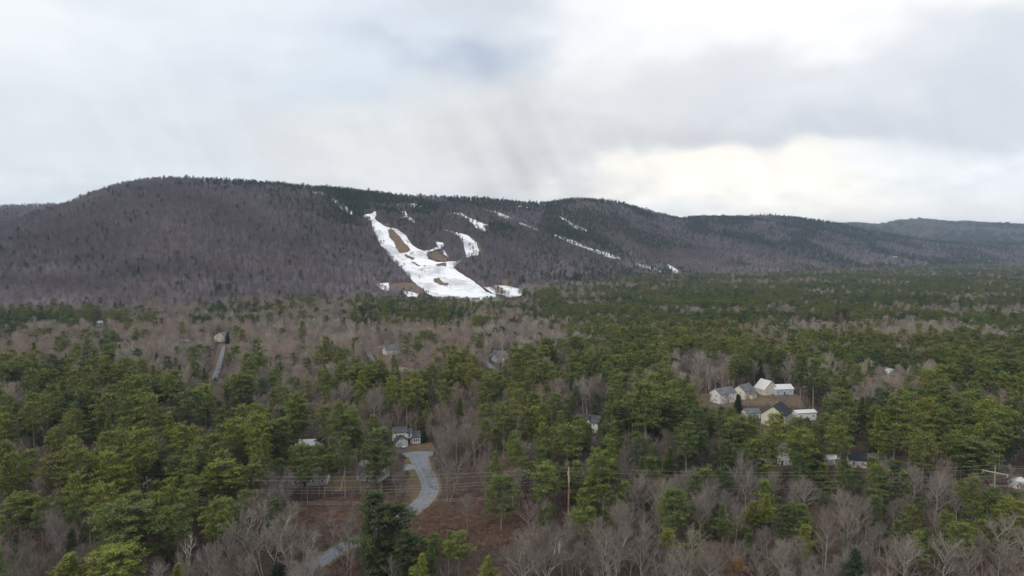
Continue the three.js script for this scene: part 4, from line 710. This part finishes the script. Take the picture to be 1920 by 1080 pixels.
{                                                                    // the far hills: woods as clumps of trees
  const clumpOf = (list, seed) => { const r = rng(seed), t = new Tris(); for (let i = 0; i < 7; i++) { const S = list[floor(r() * list.length)], a = r() * 6.28, k = 0.7 + 0.4 * r(), ox = (r() - 0.5) * 26, oz = (r() - 0.5) * 26, push = (s, every) => { for (let q = 0; q < s.p.length; q += 9 * every) for (let v = 0; v < 9; v += 3) { const x = s.p[q + v] * k, y = s.p[q + v + 1] * k, z = s.p[q + v + 2] * k; t.p.push(ox + x * cos(a) + z * sin(a), y, oz - x * sin(a) + z * cos(a)); t.c.push(s.c[q + v], s.c[q + v + 1], s.c[q + v + 2]); } }; push(S.trunk, 2); push(S.crown, 1); } return t.build(); };
  const sets = [clumpOf(BARES, 5), clumpOf(BARES, 6), clumpOf(PINES, 7)].map((g) => [g, []]), r = rng(31);
  for (let d = 5500; d < 8900; d += 30) for (let a = 0.3; a < W1; a += 26 / d) { const aa = a + r() * 26 / d, rr = d + r() * 30, x = sin(aa) * rr, z = -cos(aa) * rr, n = fbm(x / 400, z / 400, 9, 3); sets[r() < 0.2 + (n - 0.5) * 1.2 ? 2 : floor(r() * 2)][1].push([x, land(x, z) - 0.5, z, r() * 6.3, 0.9 + 0.3 * r()]); }
  const root = tag(add(new THREE.Group(), 'far_forest'), 'hazy woods on the far blue hills', null, null, 'stuff');
  for (const [g, l] of sets) { const im = new THREE.InstancedMesh(g, WOOD, l.length); im.name = 'tree_clumps'; l.forEach(([x, y, z, t, k], i) => im.setMatrixAt(i, mtx.compose(new THREE.Vector3(x, y, z), qt.setFromAxisAngle(up, t), new THREE.Vector3(k, k, k)))); root.add(im); }
}
{                                                                    // brush and saplings of the forest floor
  const shrub = (seed, H, n, tone) => { const r = rng(seed), t = new Tris(); for (let i = 0; i < n; i++) { const a = r() * 6.28, o = [cos(a) * r() * 0.7, 0, sin(a) * r() * 0.7], d = norm([cos(a) * (0.2 + r() * 0.6), 1, sin(a) * (0.2 + r() * 0.6)]), l = H * (0.6 + 0.6 * r()), k = jit(tone, r, 0.25); t.sliver(o, d, l, 0.09, k, r); for (let j = 0; j < 2; j++) { const s = 0.3 + 0.5 * r(); t.sliver([o[0] + d[0] * l * s, o[1] + d[1] * l * s, o[2] + d[2] * l * s], norm([d[0] + (r() - 0.5), d[1], d[2] + (r() - 0.5)]), l * 0.4, 0.06, k, r); } } return t.build(); };
  const kinds = [shrub(1, 1.3, 26, [0.2, 0.125, 0.1]), shrub(2, 1.0, 30, [0.25, 0.16, 0.115]), shrub(3, 3.2, 16, [0.2, 0.155, 0.135]), shrub(4, 0.7, 34, [0.26, 0.2, 0.12])].map((g) => [g, []]), r = rng(77);
  for (let i = 0; i < 42000; i++) {
    const d = sqrt(lerp(190 * 190, 620 * 620, r())), a = lerp(W0, W1, r()), x = sin(a) * d, z = -cos(a) * d, b = toPx(x, 0, z), u = r(), inRusset = inside(russet, b[0], b[1]);
    if (openPlain.some((q) => inside(q, b[0], b[1])) || pads.some(([p, q, s]) => hypot(x - p, z - q) < s) || (!inRusset && u < 0.45)) continue;
    kinds[inRusset ? (u < 0.5 ? 0 : u < 0.8 ? 1 : 3) : (u < 0.75 ? 2 : u < 0.9 ? 0 : 1)][1].push([x, z, r() * 6.3, 0.7 + 0.8 * r()]);
  }
  const c = ground(900, 975); for (let i = 0; i < 9000; i++) { const x = c[0] + (r() - 0.5) * 130, z = c[2] + (r() - 0.5) * 70, b = toPx(x, 0, z); if (inside(russet, b[0], b[1]) && !openPlain.some((q) => inside(q, b[0], b[1]))) kinds[[0, 1, 1, 3][floor(r() * 4)]][1].push([x, z, r() * 6.3, 0.6 + 0.7 * r()]); }
  const root = tag(add(new THREE.Group(), 'undergrowth'), 'russet brush and thin saplings on the forest floor', null, null, 'stuff');
  for (const [g, l] of kinds) { const im = new THREE.InstancedMesh(g, WOOD, l.length); im.name = 'brush'; l.forEach(([x, z, t, k], i) => im.setMatrixAt(i, mtx.compose(new THREE.Vector3(x, 0, z), qt.setFromAxisAngle(up, t), new THREE.Vector3(k, k, k)))); root.add(im); }
}
console.log('trees', trees.length, 'pine', trees.filter((t) => t.kind === 'pine').length, 'own', trees.filter((t) => t.own).length, 'ownfar', max(...trees.filter((t) => t.own).map((t) => t.rr)), 'children', scene.children.length, 'tris', PINES.map((s) => s.geo.attributes.position.count / 3) + '', BARES.map((s) => s.geo.attributes.position.count / 3) + '');
renderer.render(scene, camera);
